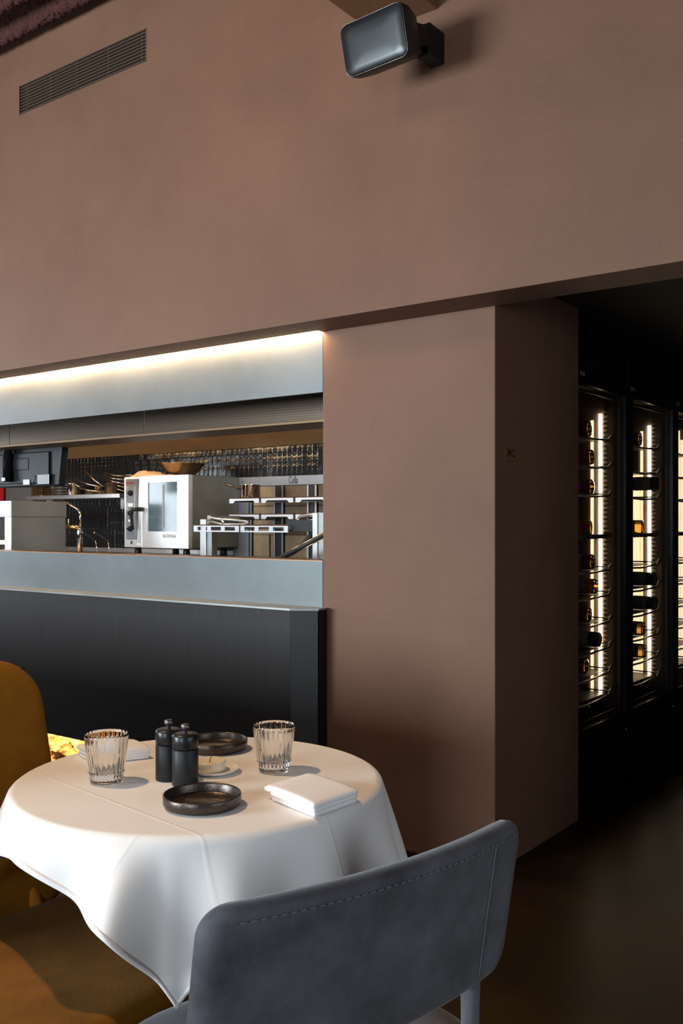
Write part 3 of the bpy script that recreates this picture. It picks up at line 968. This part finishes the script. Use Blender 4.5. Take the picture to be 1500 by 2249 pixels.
for k in range(5):
    m_ = MB()
    z = SZ + k * 0.0165
    loft(m_, [[(x, y, z) for x, y in rrect(.072, .05, .012, 3)], [(x, y, z + .013) for x, y in rrect(.085, .06, .014, 3)], [(x, y, z + .013) for x, y in rrect(.080, .056, .013, 3)], [(x, y, z + .004) for x, y in rrect(.070, .048, .012, 3)]],
         Matrix.Translation((-6.905 + random.uniform(-.006, .006), 4.965, 0)))
    tag(m_.build('foil_tray', 'foil', None), ['lowest', 'second lowest', 'middle', 'second topmost', 'topmost'][k] + ' crinkled foil tray of the stack at the shelf left end', 'tray', 'foil trays stacked on the shelf')
for sx, n_, mt in ((-6.735, 7, 'pan_dark'), (-6.60, 6, 'pan_dark')):
    for k in range(n_):
        z = SZ + k * 0.0115
        m_ = MB().lathe([(0, 0), (.05, 0), (.058, .004), (.078, .009), (.078, .0115), (.055, .0065), (0, .003)], 24, Matrix.Translation((sx, 5.06, z)))
        nth = ['lowest', 'second from the bottom', 'third from the bottom', 'fourth from the bottom', 'fifth from the bottom', 'sixth from the bottom', 'topmost'][k]
        lab = 'metal plate, ' + nth + ' in the stack beside the foil trays' if n_ == 7 else 'metal plate, ' + nth + ' in the stack beside the saucepan'
        tag(m_.build('metal_plate', 'steel_dull' if k % 2 else mt, None, smooth=True), lab, 'plate', 'metal plates stacked on the shelf')


def cook_pan(name, loc, r, hgt, h0, h1, label, cat, mat='pan_copper', hmat='pan_copper', hr=0.0055):
    t = thing(name, loc, label, cat, 'cookware on the wall shelf')
    MB().lathe([(0, 0), (r * .93, 0), (r, .006), (r, hgt), (r + .003, hgt + .002), (r - .002, hgt), (r - .003, .008), (0, .005)], 28, Matrix.Translation(loc)).build('pan_body', mat, t, smooth=True)
    a, b2 = Vector(h0), Vector(h1)
    mid = (a + b2) / 2 + Vector((0, 0, -.008))
    MB().tube([a, mid, b2], [hr, hr * 1.1, hr * 1.3], 8).build('handle', hmat, t, smooth=True)
    return t


cook_pan('saucepan', (-6.47, 4.96, SZ), .052, .092, (-6.505, 4.92, 1.615), (-6.62, 4.90, 1.672), 'small shiny saucepan on the shelf beside the plate stack', 'saucepan', 'chrome', 'pan_dark')
cook_pan('frying_pan', (-6.33, 5.06, SZ), .075, .030, (-6.30, 4.985, 1.566), (-6.53, 4.93, 1.682), 'frying pan with long handle rising behind the small saucepan', 'pan', 'pan_dark')
cook_pan('frying_pan', (-6.20, 5.06, SZ + .03), .080, .035, (-6.14, 4.98, 1.598), (-6.40, 4.93, 1.664), 'frying pan with a light handle in the middle of the shelf', 'pan', 'pan_copper')
cook_pan('frying_pan', (-6.16, 5.04, SZ), .080, .028, (-6.12, 4.96, 1.560), (-6.37, 4.92, 1.602), 'lowest frying pan with its handle over the shelf edge', 'pan', 'pan_dark')
cook_pan('saucepan', (-6.045, 5.02, SZ), .062, .085, (-6.10, 4.97, 1.600), (-6.30, 4.94, 1.735), 'dark saucepan with the tallest handle leaning up to the left', 'saucepan', 'pan_dark')
for k, (xa, za, xb, zb) in enumerate(((-6.12, 1.713, -5.93, 1.688), (-6.135, 1.692, -5.93, 1.660), (-6.145, 1.673, -5.93, 1.638), (-6.105, 1.652, -5.93, 1.616), (-6.095, 1.627, -5.93, 1.585))):
    words = ['topmost', 'second', 'third', 'fourth', 'lowest']
    zb2 = SZ + 0.030 * (4 - k) + 0.002
    cook_pan('stacked_pan', (-5.865, 5.07, zb2), .068, .028, (xb + .01, 5.03, zb2 + .022), (xa, 5.0, za), words[k] + ' pan of the nested stack beside the oven, handle pointing left', 'pan', 'pan_copper', 'pan_copper', .0042)

# faucet and lever tools at the worktop
fc = thing('faucet', (-6.05, 4.7, WT), 'chrome kitchen faucet with bent spout beside the steel cabinet', 'faucet')
MB().tube([(-6.05, 4.7, WT), (-6.05, 4.7, 1.255), (-6.05, 4.7, 1.275)], [.022, .022, .018], 14).build('column', 'chrome', fc, smooth=True)
MB().tube([(-6.04, 4.7, 1.275), (-6.042, 4.7, 1.375), (-6.055, 4.7, 1.40), (-6.085, 4.7, 1.418), (-6.22, 4.7, 1.468), (-6.275, 4.7, 1.487), (-6.31, 4.7, 1.488), (-6.35, 4.7, 1.468)], .009, 10).build('spout', 'chrome', fc, smooth=True)
MB().box(-6.225, -6.205, 4.69, 4.71, 1.385, 1.462).build('spray_hook', 'black', fc)
MB().tube([(-6.05, 4.69, 1.275), (-6.165, 4.67, 1.28)], .016, 10).build('valve', 'brass', fc, smooth=True)
MB().tube([(-6.148, 4.67, 1.285), (-6.148, 4.67, 1.348)], .006, 8).build('lever', 'chrome', fc, smooth=True)
for k, (ax, bx, cx_) in enumerate(((-5.895, -5.735, -5.712), (-5.75, -5.594, -5.573))):
    t = thing('basket_handle', (cx_, 4.6, WT), ('left' if k == 0 else 'right') + ' one of two dark cooker basket handles in front of the tiles', 'handle', 'cooker basket handles')
    MB().tube([(bx, 4.6, 1.182), (cx_, 4.6, WT)], .0035, 6).build('rod', 'chrome', t, smooth=True)
    MB().tube([(ax, 4.6, 1.238), (ax + .02, 4.6, 1.232), (bx, 4.6, 1.180)], [.006, .008, .007], 8).build('grip', 'black_plastic', t, smooth=True)
    MB().tube([(ax - .004, 4.6, 1.2394), (ax + .012, 4.6, 1.234)], .0085, 8).build('end_cap', 'pan_copper', t, smooth=True)

# steel cabinet at the left of the pass
sc_ = thing('steel_cabinet', (-5.95, 4.1, 0), 'tall stainless cabinet at the left edge of the kitchen pass', 'cabinet')
MB().box(-6.9, -5.762, 3.90, 4.36, 1.352, 1.464).build('top_box', 'steel_dull', sc_, bevel=0.003)
MB().box(-6.9, -5.764, 3.896, 3.90, 1.354, 1.462).build('lit_front_face', 'steel_front_lit', sc_)  # thin bright face, window light put into its colour
MB().box(-5.838, -5.764, 3.905, 4.35, 0.0, 1.350).build('side_panel', 'steel_dull', sc_)
MB().box(-5.838, -5.766, 3.900, 3.905, 0.0, 1.350).build('lit_post_face', 'steel_front_lit', sc_)  # post front in the same painted lit tone
MB().box(-6.9, -5.838, 3.92, 4.35, 1.16, 1.19).build('shelf', 'steel', sc_)

# monitor hung from a pole
mo = thing('order_monitor', (-5.45, 3.8, 1.55), 'black monitor hanging from a pole seen from behind', 'monitor')
MB().tube([(-5.597, 3.76, 2.3), (-5.597, 3.76, 1.585)], .032, 14).build('pole', 'black_gloss', mo, smooth=True)
MB().box(-5.64, -5.40, 3.78, 3.84, 1.66, 1.74).build('arm', 'black', mo, bevel=0.006)
mb = MB()
mb.add([(-5.80, 3.80, 1.553), (-5.105, 3.80, 1.553), (-5.068, 3.80, 1.832), (-5.80, 3.80, 1.835), (-5.80, 3.85, 1.548), (-5.098, 3.85, 1.548), (-5.06, 3.85, 1.838), (-5.80, 3.85, 1.84)],
       [(0, 1, 2, 3), (7, 6, 5, 4), (0, 4, 5, 1), (1, 5, 6, 2), (2, 6, 7, 3), (3, 7, 4, 0)])
mb.build('rear_shell', 'black_plastic', mo, bevel=0.008)
MB().box(-5.80, -5.19, 3.785, 3.80, 1.57, 1.775).build('rear_bulge', 'black', mo, bevel=0.008)
MB().box(-5.30, -5.175, 3.778, 3.800, 1.56, 1.628).build('connector_box', 'black_gloss', mo, bevel=0.003)
MB().box(-5.455, -5.385, 3.780, 3.784, 1.563, 1.597).build('sticker', 'sticker', mo)
MB().box(-5.617, -5.577, 3.725, 3.729, 1.59, 1.612).build('sticker', 'sticker', mo)
MB().tube([(-5.315, 3.775, 1.62), (-5.31, 3.772, 1.60), (-5.33, 3.772, 1.575), (-5.37, 3.775, 1.56)], .003, 6).build('cable', 'black_gloss', mo, smooth=True)

# red boxes on the wall at the left edge
MB_r = thing('red_sign', (-7.88, 5.18, 1.8), 'red sign with white marks on the tiles at the left edge', 'sign')
MB().box(-7.99, -7.79, 5.17, 5.195, 1.803, 1.872).build('plate', 'red_paint', MB_r)
mk = MB()
for x, z0, z1 in ((-7.835, 1.825, 1.86), (-7.82, 1.82, 1.85), (-7.805, 1.825, 1.862), (-7.798, 1.84, 1.847)):
    mk.box(x - .003, x + .003, 5.168, 5.17, z0, z1)
mk.build('marks', 'sticker', MB_r)
rb = thing('red_box', (-7.88, 5.18, 1.5), 'red box hanging on the tiles at the left edge', 'box')
MB().box(-7.99, -7.79, 5.15, 5.195, 1.43, 1.645).build('case', 'red_paint', rb, bevel=0.004)
MB().box(-7.98, -7.83, 5.147, 5.15, 1.45, 1.61).build('front_label', 'ink_red', rb)

# ------------------------------------------------------------------ open fire grill
g = thing('fire_grill', (-4.0, 4.8, WT), 'open fire grill with firebrick back and lettered steel panel', 'grill')
MB().box(-4.80, -2.7, 5.10, 5.135, 1.574, 1.640).build('back_panel', 'grill_back', g, bevel=0.002)
MB().box(-4.80, -4.66, 5.10, 5.135, WT, 1.574).build('side_plate', 'grill_back', g)
text_mesh('lettering', 'Cella', 0.075, 'ink_dark', face_neg_y(-4.272, 5.0985, 1.584), g, 0.0008, xs=0.55)
MB().box(-4.66, -2.7, 5.16, 5.17, WT, 1.574).build('rear_sheet', 'iron', g)
for xa, xb in ((-4.655, -4.615), (-4.405, -4.318), (-4.103, -4.020)):
    MB().box(xa, xb, 5.10, 5.15, WT, 1.574).build('upright', 'iron', g)
    for e in (xa, xb - .014):
        MB().box(e, e + .014, 5.092, 5.10, WT, 1.570).build('rail', 'grill_back' if xa < -4.2 else 'steel_dull', g)
for xa, xb, dark in ((-4.612, -4.408, 0), (-4.315, -4.106, 1), (-4.017, -3.83, 2)):
    for k, (za, zb) in enumerate(((WT, 1.225), (1.228, 1.428), (1.431, 1.572))):
        if k == 0 and dark == 0:
            MB().box(xa, -4.462, 5.11, 5.155, za, zb).build('brick', 'firebrick', g, bevel=0.002)
            MB().box(-4.448, xb, 5.11, 5.155, za, zb).build('brick', 'firebrick', g, bevel=0.002)
        else:
            MB().box(xa, xb, 5.11, 5.155, za, zb).build('brick', 'firebrick' if (k == 0 or dark == 0) else 'firebrick_dark', g, bevel=0.002)
for xa, xb in ((-4.436, -4.386), (-3.504, -3.468)):
    MB().box(xa, xb, 4.40, 4.46, WT, 1.372 if xa > -4 else 1.335).build('post', 'steel_light', g, bevel=0.002)
MB().box(-4.384, -4.340, 4.41, 4.46, WT, 1.26).build('post_flange', 'steel_dull', g)
MB().box(-3.466, -3.43, 4.41, 4.46, WT, 1.372).build('post_flange', 'steel_dull', g)
for xa in (-4.43, -3.50):
    MB().box(xa, xa + .03, 4.46, 5.10, 1.33, 1.36).build('side_beam', 'steel_dull', g)
MB().box(-3.72, -3.51, 4.42, 4.5, 1.262, 1.33).build('shade_plate', 'iron', g)


def lever():
    a, b2 = Vector((-3.62, 4.2, 1.090)), Vector((-3.22, 4.2, 1.262))
    d = (b2 - a).normalized()
    n = Vector((-d.z, 0, d.x))
    m_ = MB()
    for off, r in ((0.0, .0135),):
        m_.tube([a + n * off, b2 + n * off], r, 10)
    m_.build('lever', 'ink_dark', g, smooth=True)
    for off in (.0145, -.0145):
        MB().tube([a + n * off, b2 + n * off], .0028, 6).build('lever_edge', 'brass', g, smooth=True)


lever()


def grate(x0, x1, y0, y1, z, style, label, grp, handle=None):
    t = thing('grill_grate', ((x0 + x1) / 2, y0, z), label, 'grate', grp)
    fb = MB()
    if style == 'arch':
        fb.add([(x0, y0, z - .030), (x0 + .035, y0, z - .030), (x0 + .052, y0, z - .014), (x1 - .052, y0, z - .014), (x1 - .035, y0, z - .030), (x1, y0, z - .030), (x1, y0, z), (x0, y0, z)] +
               [(x0, y0 + .008, z - .030), (x0 + .035, y0 + .008, z - .030), (x0 + .052, y0 + .008, z - .014), (x1 - .052, y0 + .008, z - .014), (x1 - .035, y0 + .008, z - .030), (x1, y0 + .008, z - .030), (x1, y0 + .008, z), (x0, y0 + .008, z)],
               [(0, 1, 2, 7), (2, 3, 6, 7), (3, 4, 5, 6), (15, 10, 9, 8), (15, 14, 11, 10), (14, 13, 12, 11)] + [(i, 8 + i, 8 + (i + 1) % 8, (i + 1) % 8) for i in range(8)])
    else:
        n_ = 3
        wdt = (x1 - x0)
        sl = wdt / n_ * 0.66
        gap = (wdt - sl * n_) / (n_ + 1)
        fb.box(x0, x1, y0, y0 + .008, z - .008, z)
        fb.box(x0, x1, y0, y0 + .008, z - .040, z - .031)
        for q in range(n_ + 1):
            xa = x0 + q * (sl + gap)
            fb.box(xa, xa + gap, y0, y0 + .008, z - .031, z - .008)
    fb.build('front_bar', 'steel_light', t)
    bars = int((x1 - x0) / 0.0155)
    for q in range(bars):
        x = x0 + .01 + q * (x1 - x0 - .02) / (bars - 1)
        MB().tube([(x, y0 + .002, z + .004), (x, y1, z + .004)], .0036, 5).build('bar', 'rust', t)
    MB().box(x0, x1, y1 - .006, y1, z - .02, z + .001).build('rear_bar', 'steel_dull', t)
    for x in (x0, x1 - .006):
        MB().box(x, x + .006, y0 + .008, y1 - .006, z - .02, z).build('side_bar', 'steel_dull', t)
    if handle:
        for pts, r in handle:
            MB().tube(pts, r, 8).build('handle', 'steel_light', t, smooth=True)


hl = [([(-4.40, 4.44, 1.350), (-4.34, 4.46, 1.338), (-4.22, 4.50, 1.330), (-4.16, 4.54, 1.322), (-4.15, 4.55, 1.312), (-4.17, 4.52, 1.302), (-4.30, 4.47, 1.302), (-4.38, 4.45, 1.318)], .0075),
      ([(-4.31, 4.465, 1.334), (-4.29, 4.465, 1.318), (-4.30, 4.465, 1.304)], .008)]
hr_ = [([(-3.49, 4.46, 1.365), (-3.60, 4.5, 1.362), (-3.72, 4.55, 1.352), (-3.745, 4.56, 1.335), (-3.73, 4.55, 1.318), (-3.65, 4.52, 1.318), (-3.55, 4.48, 1.330)], .010)]
grate(-4.479, -4.080, 4.385, 4.70, 1.294, 'slot', 'left front slotted grate of the fire grill', 'slotted front grates', hl)
grate(-4.066, -3.680, 4.385, 4.70, 1.294, 'slot', 'right front slotted grate of the fire grill', 'slotted front grates', hr_)
for z, lvl in ((1.366, 'middle'), (1.474, 'upper')):
    for k, (xa, xb) in enumerate(((-4.493, -4.224), (-4.205, -3.930), (-3.910, -3.64))):
        grate(xa, xb, 4.735, 5.06, z, 'arch', ['left', 'centre', 'right'][k] + ' ' + lvl + ' grate of the fire grill', 'tiered grill grates')
pt = thing('stock_pot', (-4.373, 4.81, 1.4815), 'shiny steel pot with a handle on the upper left grate', 'pot')
MB().lathe([(0, 0), (.066, 0), (.071, .004), (.071, .085), (.075, .088), (.071, .089), (.068, .085), (.068, .006), (0, .004)], 30, Matrix.Translation((-4.373, 4.81, 1.4815))).build('pot_body', 'chrome', pt, smooth=True)
MB().tube([(-4.385, 4.735, 1.535), (-4.41, 4.71, 1.552), (-4.47, 4.66, 1.575)], [.006, .008, .010], 8).build('handle', 'pan_dark', pt, smooth=True)
pk = thing('fire_poker', (-4.08, 4.9, WT), 'grey metal poker leaning against the firebrick under the grates', 'tool')
MB().tube([(-4.10, 4.9, WT), (-4.085, 4.98, 1.14), (-4.066, 5.08, 1.222)], [.010, .012, .017], 6).build('shaft', 'steel_dull', pk)
MB().box(-4.084, -4.048, 5.07, 5.09, 1.205, 1.226).build('tip', 'iron', pk)

# ------------------------------------------------------------------ dining table
TX, TY, TR, TZ = -1.50, 1.487, 0.40, 0.757
tb = thing('dining_table', (TX, TY, 0), 'round dining table on a wooden column hidden under the white cloth', 'table')
T0 = Matrix.Translation((TX, TY, 0))
MB().lathe([(0, .727), (TR - .012, .727), (TR - .004, .731), (TR - .004, .748), (TR - .010, TZ - .002), (0, TZ - .002)], 64, T0).build('tabletop', 'wood_leg', tb, smooth=True)
MB().box(TX - .042, TX + .042, TY - .042, TY + .042, .03, .727).build('column', 'wood_leg', tb, bevel=0.006)
MB().lathe([(0, 0), (.24, 0), (.24, .012), (.22, .03), (0, .032)], 40, T0).build('foot_plate', 'black', tb, smooth=True)


CROT = math.radians(-8.0)
CHALF = (0.535, 0.482, 0.475, 0.480)     # reach of the cloth to the right, back, left and front of the table centre
# how far the hanging cloth swings out, by angle round the table (degrees: degrees)
SWING = [(-180, 20), (-160, 11), (-139, 26), (-118, 13), (-104, 16), (-91, 33), (-77, 11), (-64, 38), (-53, 12), (-48, 9), (-36, 22), (-22, 9),
         (-8, 25), (6, 9), (20, 22), (32, 10), (43, 20), (58, 9), (75, 20), (98, 9), (118, 20), (135, 25), (152, 10), (180, 20)]


def swing(t):
    t = (t + 180) % 360 - 180
    for (a, p), (b2, q) in zip(SWING[:-1], SWING[1:]):
        if a <= t <= b2:
            u = (t - a) / (b2 - a)
            u = u * u * (3 - 2 * u)
            return math.radians(p + (q - p) * u)
    return math.radians(20)


def cloth_edge(t):
    """distance from the table centre to the cloth edge in direction t (radians)"""
    best = 9
    dx, dy = math.cos(t), math.sin(t)
    for k in range(4):
        a = CROT + k * PI / 2
        nx_, ny_ = math.cos(a), math.sin(a)
        den = dx * nx_ + dy * ny_
        if den > 1e-6:
            best = min(best, CHALF[k] / den)
    dg = math.degrees(t)
    return best * (1 - 0.05 * math.exp(-((dg + 50) / 13.0) ** 2))     # the front corner is partly taken up by its fold


def hang_point(t, m):
    """where the cloth point at direction t and flat distance m ends up"""
    RE = 0.013
    Rf = TR - RE
    if m <= Rf:
        return (TX + m * math.cos(t), TY + m * math.sin(t), TZ + 0.0025)
    al = swing(math.degrees(t))
    s_ = m - Rf
    arc_a = PI / 2 - al
    arc_l = (RE + .0025) * arc_a
    if s_ < arc_l:
        b2 = s_ / (RE + .0025)
        rr_, zz_ = Rf + (RE + .0025) * math.sin(b2), -RE + (RE + .0025) * math.cos(b2)
    else:
        b2 = arc_a
        rr_, zz_ = Rf + (RE + .0025) * math.sin(b2), -RE + (RE + .0025) * math.cos(b2)
        L_ = s_ - arc_l
        n_ = 8
        for q in range(n_):
            aa = al * (1 - 0.9 * ((q + .5) / n_ * L_) )
            rr_ += L_ / n_ * math.sin(aa)
            zz_ -= L_ / n_ * math.cos(aa)
    return (TX + rr_ * math.cos(t), TY + rr_ * math.sin(t), TZ + zz_)


corner = []
for k in range(4):
    c1, s1 = math.cos(CROT), math.sin(CROT)
    px_, py_ = ((1, 1), (-1, 1), (-1, -1), (1, -1))[k]
    qx = CHALF[0] if px_ > 0 else -CHALF[2]
    qy = CHALF[1] if py_ > 0 else -CHALF[3]
    corner.append(math.atan2(qx * s1 + qy * c1, qx * c1 - qy * s1))
angs = sorted(set([-PI + 2 * PI * i / 300 for i in range(300)] + corner))
NA = len(angs)
ring_m = [0.06, 0.12, 0.18, 0.24, 0.29, 0.33, 0.36, 0.378, TR - 0.014]
K_OUT = 22
vv = [(TX, TY, TZ + 0.0025)]
for m_ in ring_m:
    vv += [hang_point(t, m_) for t in angs]
for q in range(1, K_OUT + 1):
    for t in angs:
        m1 = cloth_edge(t)
        m0 = ring_m[-1]
        u = q / K_OUT
        hemw = 0.011
        mm = m1 if q == K_OUT else m0 + (m1 - hemw - m0) * (u / ((K_OUT - 1) / K_OUT)) ** 1.25 if q < K_OUT else m1
        vv.append(hang_point(t, mm))
NR = len(ring_m) + K_OUT
cf = [(0, 1 + i, 1 + (i + 1) % NA) for i in range(NA)]
hem = []
for r_ in range(NR - 1):
    for i in range(NA):
        j_ = (i + 1) % NA
        f_ = (1 + r_ * NA + i, 1 + (r_ + 1) * NA + i, 1 + (r_ + 1) * NA + j_, 1 + r_ * NA + j_)
        cf.append(f_)
        if r_ == NR - 2:
            hem.append(f_)
cl = thing('tablecloth', (TX, TY, TZ), 'white linen cloth draped over the round dining table', 'tablecloth')
o = MB().add(vv, cf).build('cloth', 'linen', cl, smooth=True)
md = o.modifiers.new('thick', 'SOLIDIFY'); md.thickness = 0.0008; md.offset = 0
used = sorted({k for f_ in hem for k in f_})
remap = {k: n for n, k in enumerate(used)}
o = MB().add([vv[k] for k in used], [tuple(remap[k] for k in f_) for f_ in hem]).build('hem', 'linen', cl, smooth=True)
md = o.modifiers.new('thick', 'SOLIDIFY'); md.thickness = 0.0026; md.offset = 0
TT = TZ + 0.0035     # top of the cloth


# ------------------------------------------------------------------ things on the table
def tumbler(x, y, label):
    t = thing('tumbler', (x, y, TT), label, 'glass', 'fluted tumblers')
    A = Matrix.Translation((x, y, TT))
    prof = [(0, .0), (.030, .0), (.0345, .0015), (.0352, .006), (.0362, .021), (.0378, .024), (.0455, .096), (.0456, .1040), (.0452, .1050), (.0446, .1044), (.0441, .0985), (.0345, .0265), (.031, .0235), (0, .0225)]

    def rm(k, r, a):
        if k in (5, 6):
            return r + .0014 * math.cos(26 * a)
        if k in (10, 11):
            return r + .0004 * math.cos(26 * a)
        return r
    # finer rings along the fluted wall
    MB().lathe(prof, 26 * 8, A, rm).build('glass_body', 'glass', t, smooth=True)
    return t


tumbler(-1.400, 1.620, 'clear fluted tumbler on the right beside the folded napkin')
tumbler(-1.628, 1.335, 'clear fluted tumbler on the left beside the black mills')


def mill(x, y, label, h=0.132):
    t = thing('pepper_mill', (x, y, TT), label, 'mill', 'black table mills')
    A = Matrix.Translation((x, y, TT))
    r = .0278
    MB().lathe([(0, 0), (r - .002, 0), (r, .002), (r, .076), (r - .0015, .078), (0, .078)], 40, A).build('body', 'mill', t, smooth=True)
    MB().lathe([(0, .079), (r - .001, .079), (r + .0002, .0805), (r + .0002, .1055), (r - .002, .1085), (r - .010, .111), (.008, .112), (0, .112)], 40, A).build('head', 'mill_top', t, smooth=True)
    MB().lathe([(.0045, .110), (.0045, .117), (.0085, .120), (.0090, .125), (.0078, .1285), (.0055, .1298), (.005, .1288), (0, .1288)], 24, A).build('knob', 'mill_knob', t, smooth=True)
    return t


mill(-1.539, 1.431, 'black table mill standing behind, partly hidden by the other mill')
mill(-1.478, 1.422, 'black table mill in front, nearer to the round tray')


def tray(x, y, label):
    t = MB().lathe([(0, 0), (.066, 0), (.074, .003), (.0765, .008), (.0768, .0235), (.0755, .0255), (.0735, .0250), (.0725, .0225), (.0715, .009), (.068, .0055), (0, .005)], 72, Matrix.Translation((x, y, TT)))
    o = t.build('ceramic_tray', 'glaze', None, smooth=True)
    return tag(o, label, 'tray', 'dark glazed round trays')


tray(-1.342, 1.337, 'dark bronze glazed round tray at the front of the table')
tray(-1.648, 1.690, 'dark bronze glazed round tray at the back behind the mills')
sp = MB().lathe([(0, 0), (.036, 0), (.047, .003), (.056, .0095), (.0565, .011), (.055, .0108), (.046, .006), (.035, .0045), (0, .0045)], 56, Matrix.Translation((-1.500, 1.532, TT)))
tag(sp.build('saucer', 'porcelain', None, smooth=True), 'small white saucer under the candle', 'saucer')
ca = thing('candle', (-1.508, 1.526, TT + .005), 'short burnt cream candle on the white saucer', 'candle')
A = Matrix.Translation((-1.508, 1.526, TT + .0046))
MB().lathe([(0, 0), (.033, 0), (.0355, .004), (.0365, .013), (.0358, .0195), (.0335, .0228), (.0312, .0226), (.0285, .0190), (.012, .0172), (0, .0172)], 48, A, lambda k, r, a: r * (1 + .012 * math.sin(3 * a + k))).build('wax', 'wax', ca, smooth=True)
MB().tube([A @ Vector((0, 0, .0165)), A @ Vector((.0005, .0003, .0235)), A @ Vector((.0028, .001, .0285)), A @ Vector((.0050, .002, .0292))], .0009, 6).build('wick', 'wick', ca, smooth=True)


def napkin(cx_, cy_, u, w, L, Wd, label):
    """linen square folded into a rectangle: u = direction of the long side"""
    t = thing('folded_napkin', (cx_, cy_, TT), label, 'napkin', 'folded white napkins')
    u = Vector((*u, 0)).normalized()
    wv = Vector((*w, 0)).normalized()
    # lower folds first, the larger upper fold rests on them and overhangs one end
    for k, (z, th, ln, wd, sh_) in enumerate(((0.0, .010, L * .86, Wd * .97, L * .07), (0.0085, .010, L * .88, Wd * .985, L * .06), (0.016, .0125, L, Wd, 0.0))):
        m_ = MB()

        def fn(x, y, d, k=k, z=z, sh_=sh_, th=th):
            sag = -0.006 * max(0.0, (-x / (L / 2)) - 0.55) * (1 if k == 2 else 0) - 0.004 * max(0.0, x / (L / 2) - 0.6)
            swell = 0.002 * math.sin((x / L + .5) * PI)
            p = Vector((cx_, cy_, TT + z + th / 2 + 0.0002)) + u * (x + sh_) + wv * y + Vector((0, 0, d + (sag + swell) * (k / 2)))
            return tuple(p)
        m_.pillow(ln / 2, wd / 2, th, 0.005, 26, 16, 26.0, fn)
        m_.build('fold', 'napkin', t, smooth=True)
    return t


napkin(-1.192, 1.492, (.95, -.25), (.06, 1.0), .17, .135, 'folded white napkin on the right front of the table')
napkin(-1.790, 1.487, (.80, -.25), (.45, .90), .115, .135, 'folded white napkin at the back left behind the tumbler')

# ------------------------------------------------------------------ grey velvet chair
gc = thing('grey_chair', (-1.05, 1.27, 0), 'blue grey velvet chair seen from behind, pushed up to the table', 'chair', 'dining chairs')
bc = Vector((-0.838, 1.222, 0))
fdir = Vector((-.972, .234, 0)).normalized()
sdir = Vector((.234, .972, 0)).normalized()


def back_fn(x, y, d, A=0.325, Zc=0.662, lean=0.17, bow=0.045, c0=bc, f0=fdir, s0=sdir):
    b_ = bow * (1 - (x / A) ** 2)
    z = Zc + y
    off = -(b_ - bow * 0.55) - lean * (y) - d      # along facing direction: outward is negative
    p = c0 + s0 * x + f0 * off
    return (p.x, p.y, z)


MB().pillow(.325, .138, .052, .042, 44, 26, 22.0, lambda x, y, d: back_fn(x, y, d)).build('backrest', 'velvet_grey', gc, smooth=True)
seam = [back_fn(x, .120, .0285) for x in np.linspace(-.285, .285, 40)]
sm = MB()
for i in range(0, 39):
    a, b_ = Vector(seam[i]), Vector(seam[i + 1])
    sm.tube([a.lerp(b_, .15), a.lerp(b_, .7)], .0008, 5)
sm.build('stitching', 'seam_grey', gc)
MB().tube([back_fn(.215, y, .0283) for y in np.linspace(-.118, .118, 16)], .0009, 5).build('side_seam', 'seam_grey', gc, smooth=True)
sc0 = bc + fdir * 0.215 + sdir * 0.0


def seat_fn(x, y, d, c0=sc0, f0=fdir, s0=sdir, z=0.405):
    p = c0 + s0 * x + f0 * y
    return (p.x, p.y, z + d + 0.010 * (1 - (x / .28) ** 2) * (1 if d > 0 else 0))


MB().pillow(.275, .225, .080, .11, 30, 26, 8.0, seat_fn).build('seat', 'velvet_grey', gc, smooth=True)
for sgn in (-1, 1):
    top = Vector(back_fn(sgn * .235, -.11, -.006))
    bot = sc0 + sdir * sgn * .232 - fdir * .19 + Vector((0, 0, .42))
    q = (top + bot) / 2
    MB().tube([top, q, bot], [.020, .017, .016], 10).build('back_support', 'velvet_grey', gc, smooth=True)
    for e in (-1, 1):
        p = sc0 + sdir * sgn * .20 + fdir * e * .17
        q = p + sdir * sgn * .03 + fdir * e * .02
        MB().tube([(p.x, p.y, .41), (q.x, q.y, 0.0)], [.016, .011], 10).build('leg', 'wood_leg', gc, smooth=True)

# ------------------------------------------------------------------ mustard velvet chair
mc = thing('mustard_chair', (-1.66, 1.115, 0), 'mustard velvet chair with a tall rounded back across the table', 'chair', 'dining chairs')
mcc = Vector((-1.967, 1.115, 0))
mf = Vector((1, 0, 0))
ms = Vector((0, 1, 0))


def mback(x, y, d):
    b_ = 0.035 * (1 - (x / .325) ** 2)
    p = mcc + ms * x + mf * (-(b_ - .01) - 0.245 * y + d)
    return (p.x, p.y, 0.6925 + y)


MB().pillow(.325, .2925, .055, .11, 40, 30, 16.0, mback).build('backrest', 'velvet_must', mc, smooth=True)


def mseat(x, y, d):
    p = Vector((-1.590, 1.115, 0)) + ms * x + mf * y
    return (p.x, p.y, 0.400 + d)


MB().pillow(.36, .290, .10, .08, 30, 26, 20.0, mseat).build('seat', 'velvet_must', mc, smooth=True)
for sgn in (-1, 1):
    MB().tube([mback(sgn * .22, -.20, 0), (-1.86, 1.115 + sgn * .235, .38)], [.018, .016], 10).build('back_support', 'velvet_must', mc, smooth=True)
    for e in (-1, 1):
        MB().tube([(-1.590 + e * .19, 1.115 + sgn * .27, .36), (-1.590 + e * .21, 1.115 + sgn * .29, 0)], [.016, .011], 10).build('leg', 'wood_leg', mc, smooth=True)
